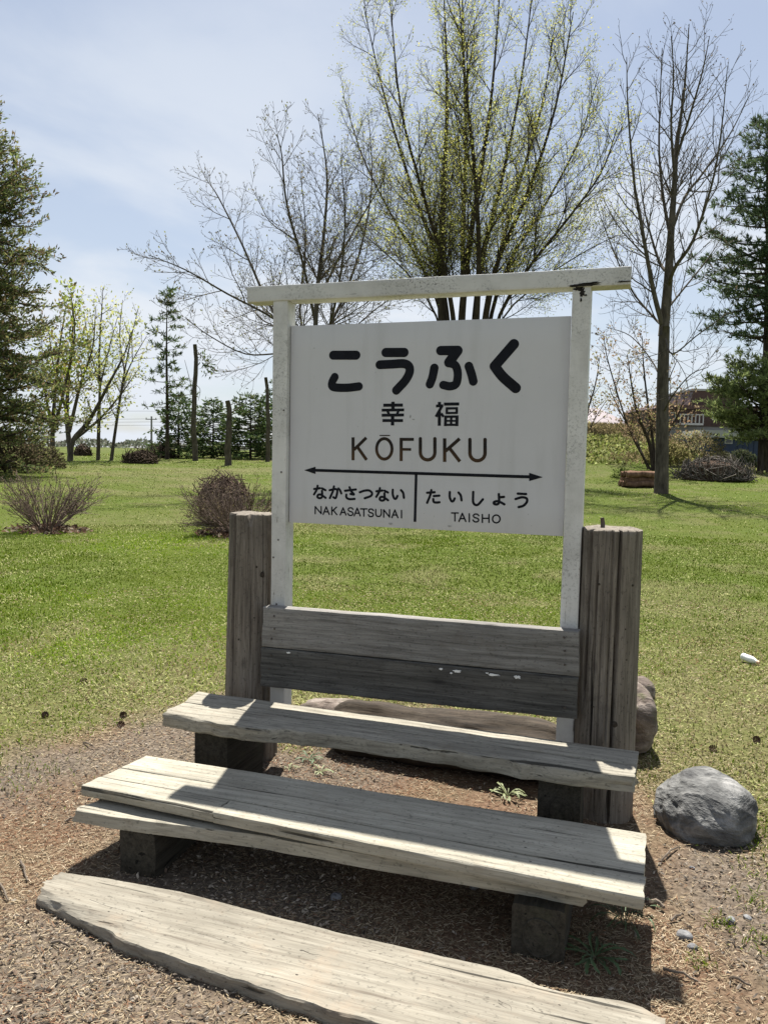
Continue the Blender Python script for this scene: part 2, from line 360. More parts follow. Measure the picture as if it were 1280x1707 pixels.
# ------------------------------------------------------------------ timber
def unit(v): v = np.asarray(v, float); return v/np.linalg.norm(v)
def timber(name, mat, A0, A1, B0, B1, nrm, T, parent=None, seed=0, r=0.006, wob=0.003, edge=0.004, top=0.0015, ns=None, wane=None, chip=0.006, topf=None):
    """board between edge line A (back) and edge line B (front); nrm = outward normal of the main face; T = thickness"""
    A0, A1, B0, B1, nrm = (np.asarray(v, float) for v in (A0, A1, B0, B1, nrm))
    L = np.linalg.norm((A1+B1)/2-(A0+B0)/2); ns = ns or max(8, int(L/0.022))
    t = np.linspace(0, 1, ns)
    # ring: list of (s across 0..1, depth 0..1 , inset flags)
    Wd = np.linalg.norm(B0-A0)
    rs = min(r/Wd, 0.3); rt = min(r/T, 0.4)
    ring = []
    for s in np.linspace(rs, 1-rs, 9): ring.append((s, 0.0))
    ring += [(1-rs*0.3, rt*0.3)]
    for d in np.linspace(rt, 1-rt, 4): ring.append((1.0, d))
    ring += [(1-rs*0.3, 1-rt*0.3)]
    for s in np.linspace(1-rs, rs, 4): ring.append((s, 1.0))
    ring += [(rs*0.3, 1-rt*0.3)]
    for d in np.linspace(1-rt, rt, 3): ring.append((0.0, d))
    ring += [(rs*0.3, rt*0.3)]
    ring = np.array(ring); k = len(ring)
    ax = unit((A1+B1)/2-(A0+B0)/2)
    V = np.zeros((ns, k, 3))
    for i, tt in enumerate(t):
        a = A0+(A1-A0)*tt; b = B0+(B1-B0)*tt; w = b-a; wu = unit(w)
        x = tt*L
        eB = edge*2*(fbm(np.array([x*5.0]), np.array([seed*3.1]), 5, 4)[0]-0.5)
        eA = edge*2*(fbm(np.array([x*5.0]), np.array([seed*3.1+50]), 6, 4)[0]-0.5)
        if wane: eB += wane(tt)
        bow = wob*2*(fbm(np.array([x*1.1]), np.array([seed+9.0]), 8, 3)[0]-0.5)
        s = ring[:, 0]; d = ring[:, 1]
        P = a[None]+s[:, None]*w[None]+(wu*(eB)*1.0)[None]*(s**3)[:, None]+(wu*eA)[None]*((1-s)**3)[:, None]
        hn = top*2*(fbm(np.full(k, x*9.0), s*Wd*28+seed*5, 12, 3)-0.5)
        if topf: hn = hn+topf(tt, s)*(1-d)
        side = (fbm(np.full(k, x*7.0), d*3+s*2+seed, 14, 3)-0.5)*edge
        P = P-nrm[None]*(d*T)[:, None]+nrm[None]*(bow+hn)[:, None]+wu[None]*(side*(np.abs(s-0.5) > 0.45)*np.sign(s-0.5))[:, None]
        if i in (0, ns-1):
            j = chip*(fbm(s*Wd*30+seed, d*3+seed*2, 31+i, 3)-0.5)*2
            P = P+ax[None]*j[:, None]
        V[i] = P
    cen = (A0+A1+B0+B1)/4-nrm*T/2
    yx = unit((B0+B1)/2-(A0+A1)/2); yx = unit(yx-ax*np.dot(yx, ax)); zx = np.cross(ax, yx)
    # local frame whose local axes match: X or Y or Z along the grain is fixed by the material, so keep world-like axes
    if abs(ax[0]) > 0.7: R = np.stack([ax, np.cross(np.cross(ax, [0, 1, 0]), ax), np.cross(ax, [0, 1, 0])], 1)
    elif abs(ax[2]) > 0.7:
        xx = unit(np.cross([0, 1, 0], ax)); R = np.stack([xx, np.cross(ax, xx), ax], 1)
    else:
        xx = unit(np.cross(ax, [0, 0, 1])); R = np.stack([xx, ax, np.cross(xx, ax)], 1)
    R = np.stack([unit(R[:, i]) for i in range(3)], 1)
    if np.linalg.det(R) < 0: R[:, 2] *= -1
    Vl = (V.reshape(-1, 3)-cen) @ R
    i, j = np.meshgrid(np.arange(ns-1), np.arange(k), indexing='ij'); j2 = (j+1) % k
    Q = np.stack([i*k+j, i*k+j2, (i+1)*k+j2, (i+1)*k+j], -1).reshape(-1, 4)
    c0 = len(Vl); Vl = np.vstack([Vl, Vl[:k].mean(0), Vl[(ns-1)*k:ns*k].mean(0)])
    jj = np.arange(k); T0 = np.stack([np.full(k, c0), (jj+1) % k, jj], -1); T1 = np.stack([np.full(k, c0+1), (ns-1)*k+jj, (ns-1)*k+(jj+1) % k], -1)
    e1 = Vl[Q[0, 1]]-Vl[Q[0, 0]]; e2 = Vl[Q[0, 3]]-Vl[Q[0, 0]]
    cenq = Vl[Q[0]].mean(0)
    if np.dot(np.cross(e1, e2), cenq-np.array([cenq[0], 0, 0]) if False else (R.T @ nrm)) < 0:
        Q = Q[:, ::-1]; T0 = T0[:, ::-1]; T1 = T1[:, ::-1]
    me = mesh_np(name, Vl, [Q, np.vstack([T0, T1])], True, sharp=24)
    M = np.eye(4); M[:3, :3] = R; M[:3, 3] = cen
    return link(name, me, mat, parent, M.tolist())

UP = (0, 0, 1); FRONT = (0, -1, 0)
# ------------------------------------------------------------------ the station name board
sign = empty('station_sign', (0.62, 0, 0), 'white painted station name board with black Japanese and Latin lettering between two posts', 'sign')
def post(x0, x1, ztop, seed, lean=0.0):
    return timber('post', M_PAINT_POST, (x0, -0.03, 0.27), (x0, -0.03, ztop), (x1, -0.03, 0.27), (x1, -0.03, ztop), FRONT, 0.088, sign, seed, 0.003, 0.001, 0.0012, 0.0004, ns=80, chip=0.001)
post(-0.073, 0.0, 2.158, 1); post(1.253, 1.326, 2.158, 2)
timber('crossbeam', M_PAINT_BEAM, (-0.202, -0.034, 2.228), (1.475, -0.034, 2.228), (-0.202, -0.034, 2.158), (1.475, -0.034, 2.158), FRONT, 0.095, sign, 3, 0.003, 0.002, 0.002, 0.0006, chip=0.002)
panel = timber('panel', M_PANEL, (0.004, 0.0, 2.05), (1.249, 0.0, 2.05), (0.004, 0.0, 1.15), (1.249, 0.0, 1.15), FRONT, 0.018, sign, 4, 0.0015, 0.0, 0.0, 0.0, ns=20, chip=0.0)
# backing battens on the panel's back
for z in (1.25, 1.6, 1.95):
    o = link('batten', box_mesh('batten', (0.006, 0.0185, z-0.02), (1.247, 0.045, z+0.02)), M_PAINT_POST, sign)
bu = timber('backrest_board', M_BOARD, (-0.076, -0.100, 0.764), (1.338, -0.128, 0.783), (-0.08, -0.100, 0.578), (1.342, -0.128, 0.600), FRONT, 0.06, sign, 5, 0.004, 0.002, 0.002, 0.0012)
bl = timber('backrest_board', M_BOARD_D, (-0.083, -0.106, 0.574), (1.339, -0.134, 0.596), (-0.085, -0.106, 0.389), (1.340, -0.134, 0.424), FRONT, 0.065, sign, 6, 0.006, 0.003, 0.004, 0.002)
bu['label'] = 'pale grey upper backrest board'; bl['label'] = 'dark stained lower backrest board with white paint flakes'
# white paint flakes and nail heads
M_FLAKE = plain('paint_flake', (0.72, 0.71, 0.68), 0.6)
def blob(name, mat, c, sx, sz, parent, seed, ny=-1, th=0.0015):
    n = 30; a = np.linspace(0, 2*np.pi, n, endpoint=False)
    rr = 0.25+1.5*fbm(np.cos(a)*3+seed, np.sin(a)*3+seed*1.7, 71, 3)
    pts = np.stack([np.cos(a)*rr*sx, np.zeros(n), np.sin(a)*rr*sz], -1)
    V = np.vstack([pts+[0, 0, 0], pts*0.9+[0, -th, 0], [[0, -th, 0]]])
    i = np.arange(n); j = (i+1) % n
    me = mesh_np(name, V, [np.stack([i, j, n+j, n+i], -1), np.stack([n+i, n+j, np.full(n, 2*n)], -1)], False)
    return link(name, me, mat, parent, Matrix.Translation(c))
for k, (px, py, sx, sz) in enumerate(((735, 1115, .008, .004), (762, 1119, .018, .006), (822, 1125, .022, .005), (862, 1129, .014, .006), (481, 1088, .009, .005), (752, 1122, .006, .004), (812, 1122, .006, .003))):
    Y = -0.106-0.028*(px-435)/527-0.0035
    p = on_y(px, py, Y); blob('paint_flake', M_FLAKE, tuple(p), sx, sz, bl, k)
for k, (px, py, Y, par) in enumerate(((457, 1027, -.1, bu), (458, 1048, -.1, bu), (453, 1065, -.1, bu), (940, 1063, -.128, bu), (941, 1085, -.128, bu), (941, 1108, -.128, bu), (452, 1092, -.106, bl), (449, 1115, -.106, bl), (942, 1150, -.134, bl), (941, 1180, -.134, bl))):
    p = on_y(px, py, Y-0.0025-0.001); blob('nail_head', M_METAL, tuple(p), .0045, .0045, par, 20+k)
# small marks low and middle on the panel, nail heads on the posts, rot where the right post meets the beam
M_STAIN = plain('grey_stain', (0.30, 0.30, 0.29), 0.7); M_ROT = plain('dark_rot', (0.018, 0.015, 0.012), 0.9)
for k, (px, py, sx, sz) in enumerate(((651, 873, .008, .005), (684, 694, .003, .006), (689, 699, .006, .002), (749, 877, .009, .004))):
    p = on_y(px, py, -0.0006); blob('mark', M_STAIN, tuple(p), sx, sz, panel, 40+k, th=0.0006)
for k, (px, py) in enumerate(((464, 900), (456, 929), (473, 684), (461, 1007), (469, 787))):
    p = on_y(px, py, -0.0312); blob('nail_head', M_METAL, tuple(p), .004, .004, sign, 60+k)
for k, (px, py, sx, sz, Y) in enumerate(((970, 486, .010, .020, -.0312), (964, 481, .018, .010, -.0312), (968, 500, .004, .010, -.0312), (976, 492, .006, .003, -.0312), (968, 475.5, .055, .006, -.0355), (985, 472, .035, .004, -.0355), (1040, 469, .025, .003, -.0355))):
    p = on_y(px, py, Y); blob('rot_patch', M_ROT, tuple(p), sx, sz, sign, 80+k, th=0.001)

# ---- lettering: signed-distance strokes meshed on the panel plane
def glyph(strokes, step, parent, mat, off=0.0008, label=None):
    """strokes: ('r', pts(x,z), radius) round polyline | ('b', p, q, width) butt-ended bar | ('p', polygon)"""
    allp = np.vstack([np.asarray(s[1] if s[0] != 'b' else [s[1], s[2]], float) for s in strokes])
    pad = max([s[2] if s[0] == 'r' else (s[3] if s[0] == 'b' else 0) for s in strokes])+2*step
    lo = allp.min(0)-pad; hi = allp.max(0)+pad
    xs = np.arange(lo[0], hi[0]+step, step); zs = np.arange(lo[1], hi[1]+step, step)
    X, Z = np.meshgrid(xs, zs); D = np.full(X.shape, 9.0)
    for s in strokes:
        if s[0] == 'r':
            P = np.asarray(s[1], float)
            for a, b in zip(P[:-1], P[1:]):
                ab = b-a; tt = np.clip(((X-a[0])*ab[0]+(Z-a[1])*ab[1])/max(ab@ab, 1e-12), 0, 1)
                D = np.minimum(D, np.hypot(X-a[0]-tt*ab[0], Z-a[1]-tt*ab[1])-s[2])
        elif s[0] == 'b':
            a, b = np.asarray(s[1], float), np.asarray(s[2], float); c = (a+b)/2; u = (b-a); l = np.linalg.norm(u); u = u/l
            al = (X-c[0])*u[0]+(Z-c[1])*u[1]; pe = -(X-c[0])*u[1]+(Z-c[1])*u[0]
            D = np.minimum(D, np.maximum(np.abs(al)-l/2, np.abs(pe)-s[3]/2))
        else:
            P = np.asarray(s[1], float); d = np.full(X.shape, -9.0); n = len(P)
            ar = sum(P[i][0]*P[(i+1) % n][1]-P[(i+1) % n][0]*P[i][1] for i in range(n))
            for i in range(n):
                e = P[(i+1) % n]-P[i]; nn = np.array([e[1], -e[0]])/np.linalg.norm(e)*(1 if ar > 0 else -1)
                d = np.maximum(d, (X-P[i][0])*nn[0]+(Z-P[i][1])*nn[1])
            D = np.minimum(D, d)
    ins = D < 0; V = []; F3 = {}; polys = []
    def vid(x, z):
        V.append((x, z)); return len(V)-1
    nz, nx = D.shape
    for r_ in range(nz-1):
        c = 0
        while c < nx-1:
            q = ins[r_, c], ins[r_, c+1], ins[r_+1, c+1], ins[r_+1, c]; k = sum(q)
            if k == 0: c += 1; continue
            if k == 4:
                c2 = c
                while c2 < nx-1 and ins[r_, c2] and ins[r_, c2+1] and ins[r_+1, c2+1] and ins[r_+1, c2]: c2 += 1
                polys.append([vid(xs[c], zs[r_]), vid(xs[c2], zs[r_]), vid(xs[c2], zs[r_+1]), vid(xs[c], zs[r_+1])]); c = c2; continue
            cs = ((r_, c), (r_, c+1), (r_+1, c+1), (r_+1, c)); pl = []
            for i in range(4):
                (r0, c0), (r1, c1) = cs[i], cs[(i+1) % 4]; d0, d1 = D[r0, c0], D[r1, c1]
                if d0 < 0: pl.append((xs[c0], zs[r0]))
                if (d0 < 0) != (d1 < 0):
                    f = d0/(d0-d1); pl.append((xs[c0]+(xs[c1]-xs[c0])*f, zs[r0]+(zs[r1]-zs[r0])*f))
            if len(pl) >= 3: polys.append([vid(*p) for p in pl])
            c += 1
    by = {}
    for p in polys: by.setdefault(len(p), []).append(p)
    V = np.array(V); cx, cz = V.mean(0)
    V3 = np.stack([V[:, 0]-cx, np.zeros(len(V)), V[:, 1]-cz], -1)
    me = mesh_np('letter', V3, [np.array(v) for v in by.values()], False)
    o = link('letter', me, mat, parent, Matrix.Translation((cx, -off, cz)))
    if label: o['label'] = label
    return o
def P7(x, y): p = on_y(540+x/3.7647, 560+y/3.7647, 0); return (p[0], p[2])
def P3(x, y): p = on_y(460+x/4.9231, 680+y/4.9231, 0); return (p[0], p[2])
def P4(x, y): p = on_y(690+x/4.9231, 690+y/4.9231, 0); return (p[0], p[2])
def smooth(pts, n=7):
    P = [np.array(p, float) for p in pts]
    if len(P) < 3: return P
    P = [2*P[0]-P[1]]+P+[2*P[-1]-P[-2]]; out = []
    for i in range(1, len(P)-2):
        for t in np.linspace(0, 1, n, endpoint=False):
            a, b, c, d = P[i-1:i+3]
            out.append(0.5*((2*b)+(-a+c)*t+(2*a-5*b+4*c-d)*t*t+(-a+3*b-3*c+d)*t**3))
    return out+[P[-2]]
PXM7 = 3.35/FPX/3.7647     # metres per zoomed pixel on the panel (about)
def R7(pts, r, sm=True, Pf=P7): return ('r', [Pf(*p) for p in (smooth(pts) if sm else pts)], r*PXM7)
glyph([R7([(59, 121), (202, 121)], 29), R7([(68, 258), (52, 290), (52, 315), (78, 324), (150, 325), (219, 317)], 27)], 0.0016, panel, M_INK)
glyph([R7([(388, 104), (503, 104)], 29), R7([(350, 181), (430, 177), (500, 174), (533, 192), (536, 230), (510, 280), (454, 341)], 28)], 0.0016, panel, M_INK)
glyph([R7([(732, 92), (838, 91)], 29), R7([(838, 93), (784, 166)], 31), R7([(786, 170), (820, 182), (836, 215), (838, 260), (826, 303), (790, 316), (748, 308)], 26), R7([(692, 201), (680, 260), (664, 303)], 27), R7([(908, 190), (925, 240), (936, 285)], 27)], 0.0016, panel, M_INK)
glyph([R7([(1190, 52), (1070, 190)], 31, False), R7([(1070, 190), (1120, 255), (1202, 327)], 31)], 0.0016, panel, M_INK)
def B7(x0, y0, x1, y1, w): return ('b', P7(x0, y0), P7(x1, y1), w*PXM7)
glyph([B7(372, 435, 495, 434, 20), B7(433, 413, 433, 470, 22), B7(362, 466, 503, 464, 18), B7(398, 470, 412, 500, 16), B7(468, 468, 455, 500, 16), B7(362, 498, 502, 496, 19), B7(367, 531, 496, 531, 19), B7(431, 490, 430, 562, 22)], 0.0012, panel, M_INK)
glyph([B7(724, 414, 724, 440, 20), B7(702, 440, 748, 438, 18), B7(742, 436, 702, 508, 18), B7(724, 475, 723, 564, 20), B7(735, 486, 750, 508, 16), B7(752, 428, 848, 427, 19), B7(764, 455, 840, 454, 15), B7(764, 484, 838, 483, 14), B7(771, 450, 770, 488, 16), B7(833, 450, 832, 488, 16), B7(756, 507, 844, 506, 15), B7(763, 500, 761, 566, 18), B7(834, 500, 833, 566, 20), B7(798, 502, 797, 560, 15), B7(762, 533, 836, 533, 12), B7(760, 558, 838, 558, 14)], 0.0012, panel, M_INK)
PX4 = 3.35/FPX/4.9231
def B(Pf, x0, y0, x1, y1, w): return ('b', Pf(x0, y0), Pf(x1, y1), w*PX4)
def Rr(Pf, pts, r, sm=True): return ('r', [Pf(*p) for p in (smooth(pts) if sm else pts)], r*PX4)
def kshape(Pf, x0, y0, y1, x1, w): return [B(Pf, x0, y0, x0, y1, w), B(Pf, x1-10, y0+3, x0+8, y0+0.54*(y1-y0), w), B(Pf, x0+0.28*(x1-x0), y0+0.40*(y1-y0), x1-8, y1-3, w)]
def ushape(Pf, x0, x1, y0, y1, r):
    m = (x0+x1)/2; h = (x1-x0)/2
    arc = [(x0, y0), (x0, (y0+y1)/2)]+[(m-h*math.cos(a), y1-h+h*math.sin(a)) for a in np.linspace(0, math.pi, 13)]+[(x1, (y0+y1)/2), (x1, y0)]
    return [Rr(Pf, arc, r, False)]
def oshape(Pf, cx, cy, rx, ry, r): return [Rr(Pf, [(cx+rx*math.cos(a), cy+ry*math.sin(a)) for a in np.linspace(0, 2*math.pi, 33)], r, False)]
glyph(kshape(P3, 633, 241, 430, 752, 27), 0.0013, panel, M_INK2)
glyph(oshape(P3, 889, 336, 63, 84, 13)+[B(P3, 850, 226, 936, 226, 9)], 0.0013, panel, M_INK2)
glyph([B(P3, 1027, 245, 1027, 436, 27), B(P3, 1027, 258, 1131, 258, 25), B(P3, 1027, 340, 1109, 341, 22)], 0.0013, panel, M_INK2)
glyph(ushape(P4, 52, 171, 203, 377, 14), 0.0013, panel, M_INK2)
glyph(kshape(P4, 251, 200, 394, 384, 28), 0.0013, panel, M_INK2)
glyph(ushape(P4, 458, 582, 210, 384, 14), 0.0013, panel, M_INK2)
# arrow and divider
aL, aR = P3(300, 511), P4(960, 517)
ar = glyph([('b', aL, aR, 25*PX4), ('p', [P3(232, 511), P3(326, 482), P3(326, 543)]), ('p', [P4(1057, 519), P4(943, 483), P4(943, 552)])], 0.0013, panel, M_INK)
ar.name = 'double_arrow'
dvd = glyph([B(P3, 1150, 545, 1140, 935, 23)], 0.0013, panel, M_INK); dvd.name = 'divider_bar'
KANA = {
 'na': [[(.06, .27), (.52, .21)], [(.33, .03), (.27, .32), (.05, .68)], [(.68, .22), (.95, .36)], [(.68, .42), (.69, .85), (.52, .97), (.33, .90), (.36, .73), (.58, .70), (.96, .94)]],
 'ka': [[(.04, .33), (.45, .25), (.63, .30), (.63, .55), (.52, .93), (.33, .88)], [(.38, .04), (.30, .40), (.06, .94)], [(.74, .20), (.86, .34), (.96, .58)]],
 'sa': [[(.05, .30), (.94, .20)], [(.42, .03), (.55, .32), (.78, .58), (.50, .55)], [(.16, .60), (.17, .82), (.42, .95), (.84, .93)]],
 'tsu': [[(.03, .35), (.38, .20), (.72, .18), (.94, .40), (.86, .70), (.40, .92)]],
 'i': [[(.08, .08), (.08, .50), (.20, .84), (.34, .84), (.44, .62)], [(.72, .12), (.88, .36), (.94, .78)]],
 'ta': [[(.05, .22), (.60, .18)], [(.36, .03), (.27, .42), (.05, .95)], [(.54, .46), (.95, .43)], [(.50, .68), (.54, .88), (.72, .93), (.96, .91)]],
 'shi': [[(.15, .04), (.14, .70), (.28, .93), (.55, .93), (.94, .56)]],
 'yo': [[(.52, .32), (.93, .28)], [(.50, .03), (.52, .70), (.38, .93), (.12, .90), (.10, .74), (.34, .66), (.62, .74), (.96, .93)]],
 'u': [[(.22, .05), (.82, .08)], [(.06, .42), (.52, .30), (.86, .38), (.88, .62), (.62, .88), (.28, .97)]],
}
def kana(key, Pf, x0, y0, x1, y1, r):
    glyph([Rr(Pf, [(x0+a*(x1-x0), y0+b*(y1-y0)) for a, b in st], r) for st in KANA[key]], 0.001, panel, M_INK)
for key, x0, y0, x1, y1 in (('na', 308, 636, 412, 744), ('ka', 437, 640, 541, 746), ('sa', 562, 648, 662, 754), ('tsu', 685, 662, 794, 748), ('na', 818, 655, 924, 764), ('i', 950, 664, 1056, 758)):
    kana(key, P3, x0, y0, x1, y1, 10)
for key, x0, y0, x1, y1 in (('ta', 102, 622, 213, 735), ('i', 284, 634, 396, 730), ('shi', 470, 636, 570, 752), ('yo', 646, 655, 744, 748), ('u', 826, 648, 938, 768)):
    kana(key, P4, x0, y0, x1, y1, 10)
def latin(ch, Pf, x0, y0, x1, y1, w=12):
    X = lambda a: x0+a*(x1-x0); Y = lambda b: y0+b*(y1-y0); r = w/2
    L = lambda *p: ('r', [Pf(X(a), Y(b)) for a, b in p], r*PX4)
    g = {'N': [L((0, 1), (0, 0), (1, 1), (1, 0))], 'A': [L((0, 1), (.5, 0), (1, 1)), L((.2, .66), (.8, .66))], 'K': [L((0, 0), (0, 1)), L((.95, 0), (0, .58)), L((.3, .40), (1, 1))],
         'S': [('r', [Pf(X(a), Y(b)) for a, b in smooth([(.95, .2), (.72, .02), (.28, .02), (.08, .22), (.28, .44), (.72, .54), (.94, .76), (.72, .98), (.26, .98), (.03, .76)])], r*PX4)],
         'T': [L((0, 0), (1, 0)), L((.5, 0), (.5, 1))], 'U': [('r', [Pf(X(a), Y(b)) for a, b in smooth([(0, 0), (0, .62), (.18, .94), (.5, 1), (.82, .94), (1, .62), (1, 0)])], r*PX4)],
         'I': [L((.5, 0), (.5, 1))], 'H': [L((0, 0), (0, 1)), L((1, 0), (1, 1)), L((0, .48), (1, .48))],
         'O': [('r', [Pf(X(.5+.5*math.cos(a)), Y(.5+.5*math.sin(a))) for a in np.linspace(0, 2*math.pi, 25)], r*PX4)]}[ch]
    glyph(g, 0.001, panel, M_INK)
for ch, x0, y0, x1, y1 in (('N', 323, 810, 372, 868), ('A', 388, 812, 438, 874), ('K', 459, 814, 500, 876), ('A', 528, 820, 575, 878), ('S', 590, 820, 635, 882), ('A', 642, 822, 692, 886), ('T', 695, 829, 748, 888), ('S', 757, 830, 802, 892), ('U', 819, 834, 864, 890), ('N', 884, 836, 932, 896), ('A', 951, 838, 1000, 900), ('I', 1022, 842, 1038, 902)):
    latin(ch, P3, x0, y0, x1, y1)
for ch, x0, y0, x1, y1 in (('T', 308, 813, 362, 878), ('A', 368, 816, 424, 882), ('I', 446, 820, 460, 884), ('S', 482, 822, 533, 886), ('H', 560, 826, 614, 890), ('O', 643, 830, 705, 894)):
    latin(ch, P4, x0, y0, x1, y1)

# ------------------------------------------------------------------ log piles beside the board
def pile(c, r0, r1, h, cracks, seed, label, notch=None):
    root = empty('log_post', (c[0], c[1], 0), label, 'post', 'log posts flanking the sign')
    nz, na = 70, 120
    a = np.linspace(0, 2*np.pi, na, endpoint=False); z = np.linspace(-0.12, h, nz)
    A, Z = np.meshgrid(a, z); t = np.clip(Z/h, 0, 1)
    R = r0+(r1-r0)*t
    R = R*(1+0.05*(fbm(np.cos(A)*1.3+seed, np.sin(A)*1.3+Z*0.5, seed, 3)-0.5)*2)
    R += 0.006*(fbm(np.cos(A)*9+seed*2, np.sin(A)*9+Z*0.8, seed+4, 3)-0.5)
    for (ca, w, dep, z0, z1, dr) in cracks:
        cc = ca+dr*(Z-h)+0.05*(fbm(Z*2, Z*0+seed, 91, 3)-0.5)
        dd = np.angle(np.exp(1j*(A-cc)))
        R -= dep*np.exp(-(dd/w)**2)*sstep(z0-0.05, z0+0.08, Z)*(1-sstep(z1, z1+0.05, Z))
    if notch is not None:
        dd = np.angle(np.exp(1j*(A-notch))); R -= 0.035*np.exp(-(dd/0.10)**2)*sstep(h-0.05, h, Z)
    X = R*np.cos(A); Y = R*np.sin(A); Zt = Z+(Z > h-1e-6)*0.012*(fbm(X*14+seed, Y*14, 55, 3)-0.5)
    V = np.stack([X, Y, Zt], -1).reshape(-1, 3)
    i, j = np.meshgrid(np.arange(nz-1), np.arange(na), indexing='ij'); j2 = (j+1) % na
    Q = np.stack([i*na+j, i*na+j2, (i+1)*na+j2, (i+1)*na+j], -1).reshape(-1, 4)
    # top: concentric rings
    tops = []; base = (nz-1)*na; prev = base; nv = len(V); ex = []
    for f in (0.94, 0.75, 0.5, 0.25):
        ring = V[base:base+na].copy(); ring[:, :2] *= f; ring[:, 2] = h+0.004+0.012*(fbm(ring[:, 0]*16+seed, ring[:, 1]*16, 57, 3)-0.5)
        ex.append(ring); cur = nv; nv += na; jj = np.arange(na); k2 = (jj+1) % na
        tops.append(np.stack([prev+jj, prev+k2, cur+k2, cur+jj], -1)); prev = cur
    ex.append(np.array([[0, 0, h]])); jj = np.arange(na)
    T = np.stack([prev+jj, prev+(jj+1) % na, np.full(na, nv)], -1)
    me = mesh_np('shaft', np.vstack([V]+ex), [np.vstack([Q]+tops), T], True, sharp=50)
    link('shaft', me, M_PILE, root, Matrix.Translation((c[0], c[1], 0)))
    return root
PI = math.pi
pile((-0.205, 0.03, 0), 0.128, 0.108, 1.178, [(-PI/2-0.35, 0.025, 0.02, 0.1, 1.3, 0.0), (-PI/2+0.5, 0.03, 0.012, 0.5, 1.3, 0.05), (-PI/2+1.0, 0.03, 0.012, 0.0, 1.3, 0.0), (-PI/2-0.9, 0.03, 0.008, 0.3, 1.3, 0.0)], 3, 'shorter-looking weathered log post at the sign\'s left end with a notched top', notch=-PI/2+0.38)
pr = pile((1.445, 0.02, 0), 0.128, 0.119, 1.188, [(-PI/2+0.30, 0.035, 0.035, 0.0, 1.3, 0.05), (-PI/2-0.75, 0.05, 0.025, 0.5, 1.3, 0.0), (-PI/2-0.2, 0.02, 0.010, 0.0, 1.3, 0.0), (-PI/2-0.42, 0.02, 0.012, 0.2, 1.0, 0.0), (-PI/2+0.05, 0.02, 0.010, 0.3, 1.3, 0.0), (-PI/2+0.8, 0.02, 0.006, 0.0, 1.3, 0.0)], 11, 'thick weathered log post at the sign\'s right end with an iron pin on top')
def tube(name, pts, rads, mat, parent=None, k=8, smooth_=True):
    V, F = tubes_np([np.array(pts, float)], [np.array(rads, float)], k)
    return link(name, mesh_np(name, V, F, smooth_), mat, parent)
def tubes_np(polys, rads, k):
    """all polylines as k-sided tubes in one vectorised go"""
    n = np.array([len(p) for p in polys]); P = np.vstack(polys); R = np.concatenate(rads); N = len(P)
    st = np.concatenate([[0], np.cumsum(n)[:-1]]); pid = np.repeat(np.arange(len(n)), n)
    T = np.zeros_like(P); T[:-1] = P[1:]-P[:-1]; last = st+n-1; T[last] = P[last]-P[last-1]
    prev = np.zeros_like(P); prev[1:] = P[1:]-P[:-1]; inner = np.ones(N, bool); inner[st] = False; inner[last] = False
    T[inner] = T[inner]+prev[inner]
    T /= np.maximum(np.linalg.norm(T, axis=1, keepdims=True), 1e-9)
    # one reference axis per polyline keeps rings untwisted
    D = P[last]-P[st]; D /= np.maximum(np.linalg.norm(D, axis=1, keepdims=True), 1e-9)
    ref = np.where((np.abs(D[:, 2]) < 0.75)[:, None], np.array([[0, 0, 1.0]]), np.array([[1.0, 0, 0]]))[pid]
    U = np.cross(T, ref); U /= np.maximum(np.linalg.norm(U, axis=1, keepdims=True), 1e-6); W = np.cross(T, U)
    a = np.arange(k)*2*np.pi/k
    V = P[:, None]+R[:, None, None]*(np.cos(a)[None, :, None]*U[:, None]+np.sin(a)[None, :, None]*W[:, None])
    seg = np.ones(N, bool); seg[last] = False; i = np.nonzero(seg)[0]
    j = np.arange(k); j2 = (j+1) % k
    Q = np.stack([i[:, None]*k+j, i[:, None]*k+j2, (i[:, None]+1)*k+j2, (i[:, None]+1)*k+j], -1).reshape(-1, 4)[:, ::-1]
    F = [Q]
    if k >= 5:
        F.append((last[:, None]*k+j[None])[:, ::-1][:, ::-1].astype(np.int32)); F.append((st[:, None]*k+j[None])[:, ::-1].astype(np.int32))
    return V.reshape(-1, 3), F
pp = on_y(1004, 880, 0.03)
tube('iron_pin', [(pp[0], 0.03, 1.15), (pp[0], 0.03, 1.21), (pp[0]-0.004, 0.03, 1.232)], [0.009, 0.009, 0.008], M_METAL, pr)

